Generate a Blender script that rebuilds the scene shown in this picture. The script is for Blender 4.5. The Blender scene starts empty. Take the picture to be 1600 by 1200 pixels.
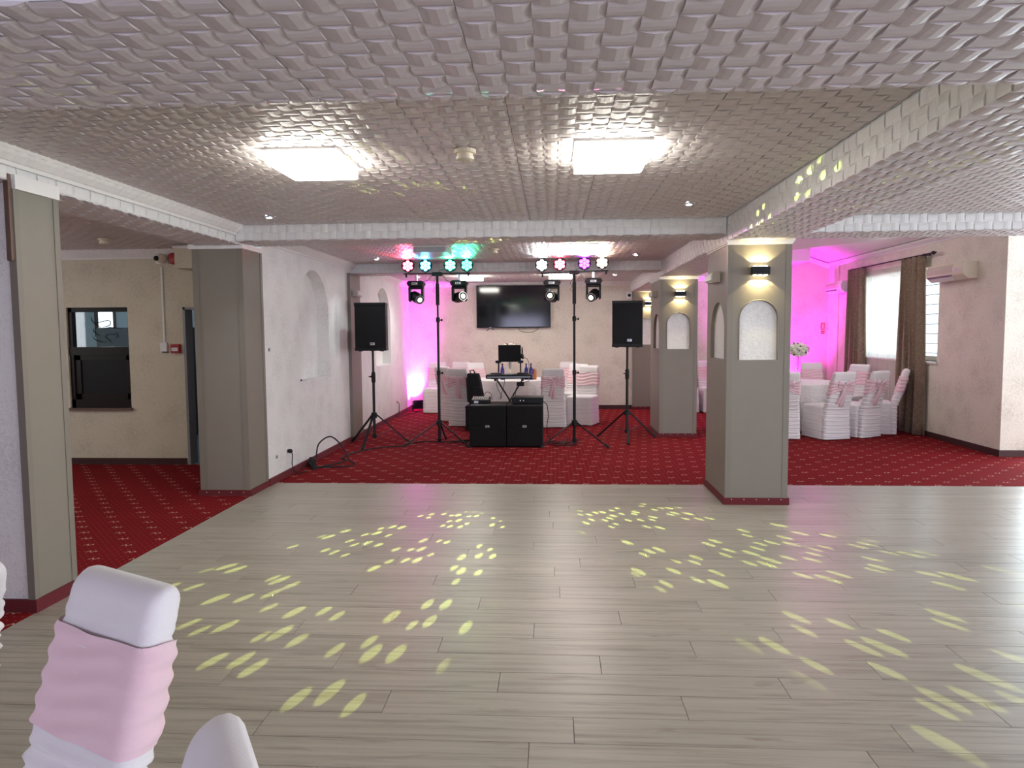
import bpy, bmesh, math, random
from mathutils import Vector, Matrix
random.seed(7)
PI = math.pi
scene = bpy.context.scene
COL = scene.collection

# ------------------------------------------------------------------ camera
cam_d = bpy.data.cameras.new('camera')
cam_d.sensor_width = 36.0
cam_d.lens = 1121.355 / 1600 * 36.0
cam_d.clip_start = 0.05
cam = bpy.data.objects.new('camera', cam_d)
COL.objects.link(cam)
yaw, pitch, roll = 5.72106e-02, 7.15065e-02, 7.37091e-03
fwd = Vector((-math.sin(yaw) * math.cos(pitch), math.cos(yaw) * math.cos(pitch), -math.sin(pitch)))
right = Vector((math.cos(yaw), math.sin(yaw), 0))
down = fwd.cross(right)
r2 = math.cos(roll) * right + math.sin(roll) * down
d2 = -math.sin(roll) * right + math.cos(roll) * down
M = Matrix((r2, -d2, -fwd)).transposed().to_4x4()
M.translation = Vector((0, 0, 1.6))
cam.matrix_world = M
scene.camera = cam

# ------------------------------------------------------------------ view + world
vs = scene.view_settings
vs.view_transform = 'Standard'
vs.look = 'None'
vs.exposure = 0.12
vs.gamma = 1.0
vs.use_curve_mapping = False
scene.cycles.sample_clamp_indirect = 6.0
scene.cycles.caustics_reflective = False
scene.cycles.caustics_refractive = False
world = bpy.data.worlds.new('overcast_sky')
world.use_nodes = True
scene.world = world
wb = world.node_tree.nodes['Background']
wb.inputs['Color'].default_value = (0.80, 0.90, 1.0, 1)
wb.inputs['Strength'].default_value = 2.2


def area(name, loc, rot, sx, sy, power, color=(1, 1, 1)):
    d = bpy.data.lights.new(name, 'AREA')
    d.shape = 'RECTANGLE'
    d.size, d.size_y = sx, sy
    d.energy = power
    d.color = color
    o = bpy.data.objects.new(name, d)
    o.location = loc
    o.rotation_euler = rot
    COL.objects.link(o)
    return o


DAY = (0.86, 0.93, 1.0)
# daylight through the windows of the hall (behind the photographer, on the right side, the curtained window)
for wx, pw in ((-1.4, 62), (1.4, 30), (4.2, 32), (7.0, 36)):
    area('daylight_rear', (wx, -3.95, 1.45), (PI / 2, 0, 0), 1.9, 1.7, pw, (0.70, 0.67, 1.0))
for wy in (-1.6, 1.4, 4.4, 7.2):
    area('daylight_side', (8.62, wy, 1.45), (0, PI / 2, 0), 1.8, 1.9, 100, DAY)
area('daylight_glazed_door', (7.2, 9.75, 1.15), (-PI / 2, 0, 0), 1.9, 2.0, 150, DAY)
area('daylight_curtain', (6.25, 12.2, 1.8), (0, PI / 2, 0), 1.6, 2.9, 75, DAY)
area('daylight_kitchen', (-7.42, 11.9, 1.85), (-PI / 2, 0, 0), 0.6, 0.7, 70, (0.75, 0.88, 1.0))
area('daylight_left_room', (-8.2, 5.6, 1.7), (0, -PI / 2, 0), 1.0, 1.2, 18, (0.95, 0.95, 1.0))

# ------------------------------------------------------------------ materials
MATS = {}


def newmat(name):
    m = bpy.data.materials.new(name)
    m.use_nodes = True
    nt = m.node_tree
    return m, nt, nt.nodes['Principled BSDF']


def mat(name, col, rough=0.5, metal=0.0, noise=0.0, nscale=30.0, bump=0.0, bscale=120.0, spec=0.5, emit=None, es=0.0, alpha=1.0, trans=0.0, coat=0.0):
    if name in MATS:
        return MATS[name]
    m, nt, b = newmat(name)
    b.inputs['Base Color'].default_value = (*col, 1)
    b.inputs['Roughness'].default_value = rough
    b.inputs['Metallic'].default_value = metal
    b.inputs['Specular IOR Level'].default_value = spec
    b.inputs['Alpha'].default_value = alpha
    b.inputs['Transmission Weight'].default_value = trans
    b.inputs['Coat Weight'].default_value = coat
    if emit:
        b.inputs['Emission Color'].default_value = (*emit, 1)
        b.inputs['Emission Strength'].default_value = es
    tc = nt.nodes.new('ShaderNodeTexCoord')
    if noise > 0:
        n = nt.nodes.new('ShaderNodeTexNoise')
        n.inputs['Scale'].default_value = nscale
        n.inputs['Detail'].default_value = 4
        nt.links.new(tc.outputs['Object'], n.inputs['Vector'])
        mx = nt.nodes.new('ShaderNodeMix')
        mx.data_type = 'RGBA'
        mx.inputs['A'].default_value = (*[c * (1 - noise) for c in col], 1)
        mx.inputs['B'].default_value = (*[min(1, c * (1 + noise)) for c in col], 1)
        nt.links.new(n.outputs['Fac'], mx.inputs['Factor'])
        nt.links.new(mx.outputs['Result'], b.inputs['Base Color'])
    if bump > 0:
        n2 = nt.nodes.new('ShaderNodeTexNoise')
        n2.inputs['Scale'].default_value = bscale
        nt.links.new(tc.outputs['Object'], n2.inputs['Vector'])
        bp = nt.nodes.new('ShaderNodeBump')
        bp.inputs['Strength'].default_value = bump
        bp.inputs['Distance'].default_value = 0.01
        nt.links.new(n2.outputs['Fac'], bp.inputs['Height'])
        nt.links.new(bp.outputs['Normal'], b.inputs['Normal'])
    MATS[name] = m
    return m


class G:
    """tiny node-graph helper"""

    def __init__(s, nt):
        s.nt = nt

    def n(s, t, **kw):
        x = s.nt.nodes.new(t)
        for k, v in kw.items():
            setattr(x, k, v)
        return x

    def link(s, a, b):
        s.nt.links.new(a, b)

    def m(s, op, a, b=None, c=None):
        x = s.n('ShaderNodeMath', operation=op)
        for i, v in enumerate((a, b, c)):
            if v is None:
                continue
            if isinstance(v, (int, float)):
                x.inputs[i].default_value = v
            else:
                s.link(v, x.inputs[i])
        return x.outputs[0]

    def mix(s, f, a, b):
        x = s.n('ShaderNodeMix', data_type='RGBA')
        for nm, v in (('Factor', f), ('A', a), ('B', b)):
            if isinstance(v, (int, float)):
                x.inputs[nm].default_value = v
            elif isinstance(v, tuple):
                x.inputs[nm].default_value = (*v, 1)
            else:
                s.link(v, x.inputs[nm])
        return x.outputs['Result']

    def pos(s):
        return s.n('ShaderNodeNewGeometry').outputs['Position']

    def sep(s, v):
        x = s.n('ShaderNodeSeparateXYZ')
        s.link(v, x.inputs[0])
        return x.outputs

    def comb(s, x, y, z):
        c = s.n('ShaderNodeCombineXYZ')
        for i, v in enumerate((x, y, z)):
            if isinstance(v, (int, float)):
                c.inputs[i].default_value = v
            else:
                s.link(v, c.inputs[i])
        return c.outputs[0]

    def noise(s, v, sc, det=3, dist=0.0, rough=0.5):
        x = s.n('ShaderNodeTexNoise')
        x.inputs['Scale'].default_value = sc
        x.inputs['Detail'].default_value = det
        x.inputs['Distortion'].default_value = dist
        x.inputs['Roughness'].default_value = rough
        s.link(v, x.inputs['Vector'])
        return x.outputs['Fac']

    def ramp(s, f, stops):
        x = s.n('ShaderNodeValToRGB')
        e = x.color_ramp.elements
        while len(e) < len(stops):
            e.new(0.5)
        for el, (p, c) in zip(e, stops):
            el.position = p
            el.color = (*c, 1) if len(c) == 3 else c
        s.link(f, x.inputs[0])
        return x.outputs[0]

    def bump(s, h, strength, dist=0.01):
        x = s.n('ShaderNodeBump')
        x.inputs['Strength'].default_value = strength
        x.inputs['Distance'].default_value = dist
        s.link(h, x.inputs['Height'])
        return x.outputs[0]


def wallpaper(name, base, dark, stain=None):
    m, nt, b = newmat(name)
    g = G(nt)
    p = g.pos()
    # fan-shaped brushed strokes: angle around scattered feature points
    vo = g.n('ShaderNodeTexVoronoi', voronoi_dimensions='3D', feature='F1')
    vo.inputs['Scale'].default_value = 3.2
    g.link(p, vo.inputs['Vector'])
    d = g.m('MULTIPLY', vo.outputs['Distance'], 1.0)
    nz = g.noise(p, 26, 3, 2.2)
    w = g.noise(p, 60, 2, 1.5)
    s1 = g.m('ADD', g.m('MULTIPLY', nz, 0.7), g.m('MULTIPLY', w, 0.4))
    s1 = g.m('ADD', s1, g.m('MULTIPLY', d, 0.25))
    col = g.ramp(s1, [(0.45, dark), (0.72, base)])
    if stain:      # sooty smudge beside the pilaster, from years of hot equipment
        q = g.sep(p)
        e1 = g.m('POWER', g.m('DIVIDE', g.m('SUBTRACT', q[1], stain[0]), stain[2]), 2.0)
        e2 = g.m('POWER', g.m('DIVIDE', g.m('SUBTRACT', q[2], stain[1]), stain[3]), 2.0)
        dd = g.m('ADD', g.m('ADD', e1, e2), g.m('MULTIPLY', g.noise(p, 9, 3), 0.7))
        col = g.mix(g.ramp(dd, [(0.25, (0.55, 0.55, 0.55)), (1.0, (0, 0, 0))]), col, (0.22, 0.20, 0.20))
    g.link(col, b.inputs['Base Color'])
    b.inputs['Roughness'].default_value = 0.55
    b.inputs['Specular IOR Level'].default_value = 0.35
    g.link(g.bump(s1, 0.35, 0.012), b.inputs['Normal'])
    MATS[name] = m
    return m


wallpaper('wallpaper_cream', (0.78, 0.71, 0.61), (0.58, 0.51, 0.43))
wallpaper('wallpaper_lit_white', (0.83, 0.81, 0.79), (0.67, 0.65, 0.635))  # whiter than the cream paper: cool spot light put into the colour
wallpaper('wallpaper_lit_white_sooty', (0.83, 0.81, 0.79), (0.67, 0.65, 0.635), (9.88, 1.68, 0.22, 0.55))  # same paper with the cool light in its colour, plus the smudge
wallpaper('wallpaper_olive', (0.66, 0.60, 0.46), (0.53, 0.475, 0.355))


def foam(name, base, dark):
    m, nt, b = newmat(name)
    g = G(nt)
    tc = g.n('ShaderNodeTexCoord').outputs['Object']
    x = g.sep(tc)
    st = g.comb(g.m('MULTIPLY', x[0], 18), g.m('MULTIPLY', x[1], 220), g.m('MULTIPLY', x[2], 40))
    n = g.noise(st, 1.0, 3)
    n2 = g.noise(tc, 5, 2)
    col = g.mix(g.m('ADD', g.m('MULTIPLY', n, 0.7), g.m('MULTIPLY', n2, 0.3)), dark, base)
    g.link(col, b.inputs['Base Color'])
    b.inputs['Roughness'].default_value = 0.42
    b.inputs['Specular IOR Level'].default_value = 0.45
    g.link(g.bump(n, 0.25, 0.004), b.inputs['Normal'])
    MATS[name] = m


foam('foam_tile_shaded', (0.74, 0.68, 0.67), (0.59, 0.535, 0.53))  # ceilings and undersides: dim pinkish floor bounce put into the tile colour
foam('foam_tile_lit', (0.83, 0.82, 0.80), (0.74, 0.73, 0.71))  # same tile, paler for beam sides: direct light put into the colour


def carpet():
    m, nt, b = newmat('carpet_red')
    g = G(nt)
    p = g.pos()
    xyz = g.sep(p)
    W, H = 0.30, 0.165
    row = g.m('FLOOR', g.m('DIVIDE', xyz[1], H))
    v = g.m('FRACT', g.m('DIVIDE', xyz[1], H))
    u = g.m('FRACT', g.m('ADD', g.m('DIVIDE', xyz[0], W), g.m('MULTIPLY', row, 0.43)))
    # a short curled dash in each lattice cell
    du = g.m('ABSOLUTE', g.m('SUBTRACT', u, 0.5))
    wav = g.m('MULTIPLY', g.m('SINE', g.m('MULTIPLY', u, 46.0)), 0.09)
    dv = g.m('ABSOLUTE', g.m('SUBTRACT', g.m('SUBTRACT', v, 0.5), wav))
    dash = g.m('MULTIPLY', g.m('LESS_THAN', du, 0.12), g.m('LESS_THAN', dv, 0.05))
    # fine dotted grid between the dashes
    fu = g.m('FRACT', g.m('DIVIDE', xyz[0], 0.05))
    fv = g.m('FRACT', g.m('DIVIDE', xyz[1], 0.055))
    fd = g.m('ADD', g.m('ABSOLUTE', g.m('SUBTRACT', fu, 0.5)), g.m('ABSOLUTE', g.m('SUBTRACT', fv, 0.5)))
    dot = g.m('MULTIPLY', g.m('LESS_THAN', fd, 0.15), 0.22)
    pat = g.m('MAXIMUM', dash, dot)
    n = g.noise(p, 260, 2)
    n2 = g.noise(p, 1.3, 2)
    red = g.mix(g.m('ADD', g.m('MULTIPLY', n, 0.6), g.m('MULTIPLY', n2, 0.4)), (0.115, 0.006, 0.009), (0.27, 0.015, 0.020))
    col = g.mix(g.m('MULTIPLY', pat, 0.62), red, (0.72, 0.50, 0.36))
    g.link(col, b.inputs['Base Color'])
    b.inputs['Roughness'].default_value = 0.9
    b.inputs['Specular IOR Level'].default_value = 0.04
    g.link(g.bump(n, 0.5, 0.006), b.inputs['Normal'])
    MATS['carpet_red'] = m


carpet()


def laminate():
    m, nt, b = newmat('laminate_pale_oak')
    g = G(nt)
    p = g.pos()
    rnd = g.n('ShaderNodeObjectInfo').outputs['Random']
    xyz = g.sep(p)
    off = g.m('MULTIPLY', rnd, 37.0)
    v = g.comb(g.m('ADD', g.m('MULTIPLY', xyz[0], 1.1), off), g.m('ADD', g.m('MULTIPLY', xyz[1], 26), off), 0.0)
    grain = g.noise(v, 1.0, 7, 0.25, 0.68)
    v2 = g.comb(g.m('ADD', g.m('MULTIPLY', xyz[0], 3.2), off), g.m('ADD', g.m('MULTIPLY', xyz[1], 17), off), 3.0)
    knots = g.noise(v2, 1.0, 4, 0.6)
    c = g.ramp(grain, [(0.32, (0.265, 0.232, 0.188)), (0.50, (0.385, 0.35, 0.295)), (0.72, (0.44, 0.405, 0.345))])
    c = g.mix(g.ramp(knots, [(0.60, (0, 0, 0)), (0.76, (0.7, 0.7, 0.7))]), c, (0.22, 0.18, 0.14))
    tone = g.m('ADD', 0.93, g.m('MULTIPLY', rnd, 0.13))
    mm = g.n('ShaderNodeVectorMath', operation='SCALE')
    g.link(c, mm.inputs[0])
    g.link(tone, mm.inputs['Scale'])
    g.link(mm.outputs[0], b.inputs['Base Color'])
    # the grain varies the gloss a little
    g.link(g.m('ADD', 0.30, g.m('MULTIPLY', grain, 0.06)), b.inputs['Roughness'])
    b.inputs['Specular IOR Level'].default_value = 0.40
    g.link(g.bump(grain, 0.06, 0.004), b.inputs['Normal'])
    MATS['laminate_pale_oak'] = m


laminate()

mat('joint_dark', (0.10, 0.085, 0.07), 0.9, noise=0.1)
mat('ceiling_backing', (0.16, 0.13, 0.12), 0.9, noise=0.1)
mat('cladding_grey', (0.225, 0.197, 0.162), 0.55, noise=0.05, nscale=6, bump=0.12, bscale=260)
mat('cladding_edge', (0.205, 0.18, 0.148), 0.5, noise=0.05)
mat('plaster_white', (0.82, 0.80, 0.77), 0.55, noise=0.03)
mat('skirting_red', (0.13, 0.010, 0.016), 0.85, noise=0.3, nscale=160, bump=0.4, bscale=300)
mat('skirting_dark', (0.05, 0.012, 0.012), 0.6, noise=0.2)
mat('wood_dark', (0.014, 0.009, 0.007), 0.4, spec=0.2, noise=0.3, nscale=14)
mat('wood_brown', (0.13, 0.075, 0.055), 0.5, noise=0.25, nscale=14)
mat('black_plastic', (0.007, 0.007, 0.008), 0.45, spec=0.22, noise=0.2, nscale=60, bump=0.1, bscale=300)
mat('black_grille', (0.003, 0.003, 0.0035), 0.6, spec=0.22, noise=0.3, nscale=500, bump=0.5, bscale=700)
mat('black_metal', (0.015, 0.015, 0.017), 0.35, spec=0.22, metal=0.3, noise=0.2, nscale=40)
mat('black_rubber', (0.010, 0.010, 0.011), 0.8, noise=0.2)
mat('black_fabric', (0.008, 0.008, 0.009), 0.9, noise=0.3, nscale=80, bump=0.4, bscale=200)
mat('chrome', (0.75, 0.75, 0.77), 0.2, metal=1.0, noise=0.03)
mat('badge_silver', (0.6, 0.6, 0.62), 0.3, metal=0.7, noise=0.1, nscale=300)
mat('tv_screen', (0.004, 0.005, 0.007), 0.09, spec=0.5, noise=0.2, nscale=3)
mat('plastic_white', (0.80, 0.79, 0.76), 0.4, noise=0.03)
mat('plastic_cream', (0.72, 0.64, 0.50), 0.4, noise=0.03)
mat('plastic_beige', (0.55, 0.48, 0.40), 0.45, noise=0.04)
mat('plastic_red', (0.38, 0.02, 0.02), 0.35, noise=0.1)
mat('glass_blue', (0.02, 0.03, 0.22), 0.1, noise=0.2, coat=0.5)
mat('label_white', (0.8, 0.8, 0.8), 0.5, noise=0.1)
mat('amber', (0.6, 0.2, 0.06), 0.3, noise=0.1)
mat('petal_white', (0.80, 0.78, 0.66), 0.7, noise=0.08, nscale=60)
mat('leaf_dark', (0.030, 0.045, 0.022), 0.6, noise=0.4, nscale=50)
mat('kitchen_tile', (0.42, 0.52, 0.58), 0.25, noise=0.1, nscale=8)
mat('kitchen_cabinet', (0.055, 0.085, 0.115), 0.4, noise=0.15)
mat('concrete_outside', (0.5, 0.5, 0.5), 0.9, noise=0.1)
mat('door_grey', (0.25, 0.26, 0.27), 0.5, noise=0.1)
mat('paper_dark_print', (0.05, 0.05, 0.06), 0.5, noise=0.1)


def emitter(name, col, strength, base=(0.8, 0.8, 0.8)):
    return mat(name, base, 0.4, emit=col, es=strength, noise=0.01)


emitter('lamp_diffuser', (1.0, 0.97, 0.86), 25.0)
emitter('lamp_diffuser_rear', (1.0, 0.97, 0.88), 30.0)
emitter('lamp_diffuser_bay_fill', (1.0, 0.93, 0.80), 13.0)  # glow of the added, unseen bay lamp
emitter('spot_lens', (0.95, 0.98, 1.0), 30.0)
emitter('sconce_lens', (1.0, 0.86, 0.45), 26.0)
emitter('head_lens_glow', (0.86, 0.95, 0.55), 8.0)
emitter('uplight_lens', (1.0, 0.1, 0.95), 8.0)
emitter('kitchen_light', (0.75, 0.90, 1.0), 30.0)
mat('lamp_off', (0.45, 0.47, 0.50), 0.4, noise=0.03)


def fabric(name, base, dark, sheen=0.2, sss=None, bscale=220, pattern=None):
    m, nt, b = newmat(name)
    g = G(nt)
    tc = g.n('ShaderNodeTexCoord').outputs['Object']
    n = g.noise(tc, bscale, 2)
    n2 = g.noise(tc, 7, 3)
    f = g.m('ADD', g.m('MULTIPLY', n, 0.35), g.m('MULTIPLY', n2, 0.65))
    col = g.mix(f, dark, base)
    if pattern:
        sc, c2, lo, hi, dist = pattern
        w = g.noise(tc, sc, 2, dist)
        k = g.ramp(w, [(lo, (0, 0, 0)), ((lo + hi) / 2, (1, 1, 1)), (hi, (0, 0, 0))])
        col = g.mix(k, col, c2)
    g.link(col, b.inputs['Base Color'])
    b.inputs['Roughness'].default_value = 0.8
    b.inputs['Specular IOR Level'].default_value = 0.2
    b.inputs['Sheen Weight'].default_value = sheen
    g.link(g.bump(n, 0.2, 0.003), b.inputs['Normal'])
    MATS[name] = m


fabric('cover_white', (0.84, 0.81, 0.80), (0.74, 0.70, 0.69), 0.3)
fabric('sash_pink', (0.84, 0.62, 0.65), (0.77, 0.53, 0.57), 0.3)
fabric('cloth_damask', (0.80, 0.78, 0.76), (0.72, 0.69, 0.67), 0.2, pattern=(9, (0.88, 0.86, 0.82), 0.48, 0.62, 3.0))
fabric('curtain_brown', (0.235, 0.165, 0.110), (0.165, 0.110, 0.072), 0.2, pattern=(11, (0.34, 0.27, 0.20), 0.46, 0.56, 4.0))


def sheer():
    m = bpy.data.materials.new('curtain_sheer')
    m.use_nodes = True
    nt = m.node_tree
    g = G(nt)
    nt.nodes.remove(nt.nodes['Principled BSDF'])
    out = nt.nodes['Material Output']
    tc = g.n('ShaderNodeTexCoord').outputs['Object']
    x = g.sep(tc)
    st = g.noise(g.comb(g.m('MULTIPLY', x[0], 60), g.m('MULTIPLY', x[1], 60), g.m('MULTIPLY', x[2], 1.5)), 1.0, 3)
    col = g.mix(st, (0.74, 0.72, 0.66), (0.9, 0.89, 0.85))
    d = g.n('ShaderNodeBsdfDiffuse')
    t = g.n('ShaderNodeBsdfTranslucent')
    tr = g.n('ShaderNodeBsdfTransparent')
    g.link(col, d.inputs['Color'])
    g.link(col, t.inputs['Color'])
    m1 = g.n('ShaderNodeMixShader')
    m1.inputs[0].default_value = 0.6
    g.link(d.outputs[0], m1.inputs[1])
    g.link(t.outputs[0], m1.inputs[2])
    m2 = g.n('ShaderNodeMixShader')
    m2.inputs[0].default_value = 0.22
    g.link(m1.outputs[0], m2.inputs[1])
    g.link(tr.outputs[0], m2.inputs[2])
    g.link(m2.outputs[0], out.inputs['Surface'])
    MATS['curtain_sheer'] = m


sheer()


def thin_glass():
    m = bpy.data.materials.new('glass_clear')
    m.use_nodes = True
    nt = m.node_tree
    g = G(nt)
    nt.nodes.remove(nt.nodes['Principled BSDF'])
    tr = g.n('ShaderNodeBsdfTransparent')
    gl = g.n('ShaderNodeBsdfGlossy')
    gl.inputs['Roughness'].default_value = 0.03
    n = g.noise(g.pos(), 3.0, 2)
    g.link(g.mix(n, (0.90, 0.94, 0.94), (0.95, 0.98, 0.98)), tr.inputs['Color'])
    mx = g.n('ShaderNodeMixShader')
    mx.inputs[0].default_value = 0.06
    g.link(tr.outputs[0], mx.inputs[1])
    g.link(gl.outputs[0], mx.inputs[2])
    g.link(mx.outputs[0], nt.nodes['Material Output'].inputs['Surface'])
    MATS['glass_clear'] = m


thin_glass()


# ------------------------------------------------------------------ mesh helpers
class MB:
    def __init__(s):
        s.v, s.f = [], []

    def add(s, vs, fs):
        o = len(s.v)
        s.v += [tuple(p) for p in vs]
        s.f += [tuple(i + o for i in f) for f in fs]
        return s

    def box(s, x0, y0, z0, x1, y1, z1):
        return s.add([(x0, y0, z0), (x1, y0, z0), (x1, y1, z0), (x0, y1, z0), (x0, y0, z1), (x1, y0, z1), (x1, y1, z1), (x0, y1, z1)],
                     [(3, 2, 1, 0), (4, 5, 6, 7), (0, 1, 5, 4), (1, 2, 6, 5), (2, 3, 7, 6), (3, 0, 4, 7)])

    def bar(s, a, b, w, h=None, up=(0, 0, 1)):
        """rectangular bar from a to b"""
        a, b = Vector(a), Vector(b)
        h = h or w
        d = (b - a).normalized()
        u = Vector(up)
        if abs(d.dot(u)) > 0.98:
            u = Vector((0, 1, 0))
        x = d.cross(u).normalized() * w / 2
        y = x.cross(d).normalized() * h / 2
        vs = [a - x - y, a + x - y, a + x + y, a - x + y, b - x - y, b + x - y, b + x + y, b - x + y]
        return s.add(vs, [(0, 1, 2, 3), (7, 6, 5, 4), (4, 5, 1, 0), (5, 6, 2, 1), (6, 7, 3, 2), (7, 4, 0, 3)])

    def tube(s, pts, r, n=10, caps=True):
        pts = [Vector(p) for p in pts]
        rs = r if isinstance(r, (list, tuple)) else [r] * len(pts)
        vs, fs = [], []
        prev = None
        for i, p in enumerate(pts):
            d = (pts[min(i + 1, len(pts) - 1)] - pts[max(i - 1, 0)]).normalized()
            if prev is None:
                u = Vector((0, 0, 1)) if abs(d.z) < 0.9 else Vector((1, 0, 0))
                x = d.cross(u).normalized()
            else:
                x = (prev - d * prev.dot(d)).normalized()
            prev = x
            y = d.cross(x)
            for k in range(n):
                a = 2 * PI * k / n
                vs.append(p + (x * math.cos(a) + y * math.sin(a)) * rs[i])
        for i in range(len(pts) - 1):
            for k in range(n):
                fs.append((i * n + k, i * n + (k + 1) % n, (i + 1) * n + (k + 1) % n, (i + 1) * n + k))
        if caps:
            fs.append(tuple(reversed(range(n))))
            fs.append(tuple(range((len(pts) - 1) * n, len(pts) * n)))
        return s.add(vs, fs)

    def lathe(s, prof, c=(0, 0, 0), n=24, axis='Z'):
        vs, fs = [], []
        for (r, z) in prof:
            for k in range(n):
                a = 2 * PI * k / n
                p = (r * math.cos(a), r * math.sin(a), z)
                if axis == 'Y':
                    p = (p[0], p[2], p[1])
                elif axis == 'X':
                    p = (p[2], p[0], p[1])
                vs.append((c[0] + p[0], c[1] + p[1], c[2] + p[2]))
        for i in range(len(prof) - 1):
            for k in range(n):
                fs.append((i * n + k, i * n + (k + 1) % n, (i + 1) * n + (k + 1) % n, (i + 1) * n + k))
        fs.append(tuple(reversed(range(n))))
        fs.append(tuple(range((len(prof) - 1) * n, len(prof) * n)))
        return s.add(vs, fs)

    def prism(s, poly, axis, a, b):
        """polygon of 2D points extruded along axis from a to b"""
        n = len(poly)

        def P(p, t):
            return {'X': (t, p[0], p[1]), 'Y': (p[0], t, p[1]), 'Z': (p[0], p[1], t)}[axis]
        vs = [P(p, a) for p in poly] + [P(p, b) for p in poly]
        fs = [tuple(range(n)), tuple(reversed(range(n, 2 * n)))]
        fs += [(k, n + k, n + (k + 1) % n, (k + 1) % n) for k in range(n)]
        return s.add(vs, fs)

    def ball(s, c, rx, ry=None, rz=None, n=12, m=8):
        ry = ry or rx
        rz = rz or rx
        vs, fs = [], []
        for i in range(1, m):
            t = PI * i / m
            for k in range(n):
                a = 2 * PI * k / n
                vs.append((c[0] + rx * math.sin(t) * math.cos(a), c[1] + ry * math.sin(t) * math.sin(a), c[2] + rz * math.cos(t)))
        top, bot = len(vs), len(vs) + 1
        vs += [(c[0], c[1], c[2] + rz), (c[0], c[1], c[2] - rz)]
        for i in range(m - 2):
            for k in range(n):
                fs.append((i * n + k, (i + 1) * n + k, (i + 1) * n + (k + 1) % n, i * n + (k + 1) % n))
        for k in range(n):
            fs.append((top, k, (k + 1) % n))
            fs.append((bot, (m - 2) * n + (k + 1) % n, (m - 2) * n + k))
        return s.add(vs, fs)

    def mesh(s, name, bevel=0.0, smooth=False, fix=True):
        me = bpy.data.meshes.new(name)
        me.from_pydata(s.v, [], s.f)
        if bevel or fix:
            bm = bmesh.new()
            bm.from_mesh(me)
            if bevel:
                bmesh.ops.bevel(bm, geom=list(bm.edges), offset=bevel, segments=2, affect='EDGES', profile=0.5, clamp_overlap=True)
            if fix:
                bmesh.ops.recalc_face_normals(bm, faces=list(bm.faces))
            bm.to_mesh(me)
            bm.free()
        if smooth:
            me.polygons.foreach_set('use_smooth', [True] * len(me.polygons))
            try:
                me.set_sharp_from_angle(angle=math.radians(40))
            except Exception:
                pass
        return me


def obj(name, mb, material, parent=None, bevel=0.0, smooth=False, loc=None, rot=None, label=None):
    me = mb.mesh(name, bevel, smooth) if isinstance(mb, MB) else mb
    if material is not None and not me.materials:
        me.materials.append(MATS[material])
    o = bpy.data.objects.new(name, me)
    COL.objects.link(o)
    if parent:
        o.parent = parent
    if loc is not None:
        o.location = loc
    if rot is not None:
        o.rotation_euler = rot
    if label:
        o['label'] = label
    return o


def B(*a):
    return MB().box(*a)


def thing(name, label, cat, loc=(0, 0, 0), rz=0.0, group=None):
    o = bpy.data.objects.new(name, None)
    o.empty_display_size = 0.1
    COL.objects.link(o)
    o.location = loc
    o.rotation_euler = (0, 0, rz)
    o['label'] = label
    o['category'] = cat
    if group:
        o['group'] = group
    return o


def tag(o, label, cat, group=None):
    o['label'] = label
    o['category'] = cat
    if group:
        o['group'] = group
    return o


def struct(name, mb, material, label=None, **kw):
    o = obj(name, mb, material, **kw)
    o['kind'] = 'structure'
    if label:
        o['label'] = label
    return o


def sroot(name, loc=(0, 0, 0), label=None):
    o = bpy.data.objects.new(name, None)
    COL.objects.link(o)
    o.location = loc
    o['kind'] = 'structure'
    if label:
        o['label'] = label
    return o


def dup(root, loc, rz, label, parent=None):
    c = root.copy()
    COL.objects.link(c)
    if parent is None:
        c.location = loc
        c.rotation_euler = (0, 0, rz)
        c['label'] = label
    else:
        c.parent = parent
    for ch in list(root.children):
        dup(ch, None, None, None, c)
    return c


def spotlight(name, parent, loc, direction, power, angle, color, blend=0.3, radius=0.01):
    d = bpy.data.lights.new(name, 'SPOT')
    d.energy = power
    d.color = color
    d.spot_size = math.radians(angle)
    d.spot_blend = blend
    d.shadow_soft_size = radius
    o = bpy.data.objects.new(name, d)
    COL.objects.link(o)
    o.parent = parent
    o.location = loc
    o.rotation_euler = Vector(direction).to_track_quat('-Z', 'Y').to_euler()
    return o


# ------------------------------------------------------------------ dimensions
CZ = 2.64            # main ceiling
XL = -3.0            # left wall / pillar line
XR0, XR1 = 1.585, 2.145   # right pillar line
YB = 14.95           # back wall
YC = 7.5             # carpet edge
XW = 5.59            # right wall
T = 0.487            # ceiling tile
CELL = T / 6

# ------------------------------------------------------------------ floor
floor = struct('floor', B(-3.0, -4.2, -0.10, 8.8, YC, -0.012), 'joint_dark', label='pale laminate dance floor')
PW, PL = 0.192, 1.285
plank_mesh = {}


def plank(w, l):
    key = (round(w, 3), round(l, 3))
    if key not in plank_mesh:
        g_ = 0.0012
        h = 0.0009
        mb = MB()
        x0, x1, y0, y1 = g_, l - g_, g_, w - g_
        mb.add([(x0, y0, -0.012), (x1, y0, -0.012), (x1, y1, -0.012), (x0, y1, -0.012),
                (x0, y0, -h), (x1, y0, -h), (x1, y1, -h), (x0, y1, -h),
                (x0 + h, y0 + h, 0), (x1 - h, y0 + h, 0), (x1 - h, y1 - h, 0), (x0 + h, y1 - h, 0)],
               [(0, 1, 5, 4), (1, 2, 6, 5), (2, 3, 7, 6), (3, 0, 4, 7), (4, 5, 9, 8), (5, 6, 10, 9), (6, 7, 11, 10), (7, 4, 8, 11), (8, 9, 10, 11)])
        me = mb.mesh('plank')
        me.materials.append(MATS['laminate_pale_oak'])
        plank_mesh[key] = me
    return plank_mesh[key]


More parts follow.
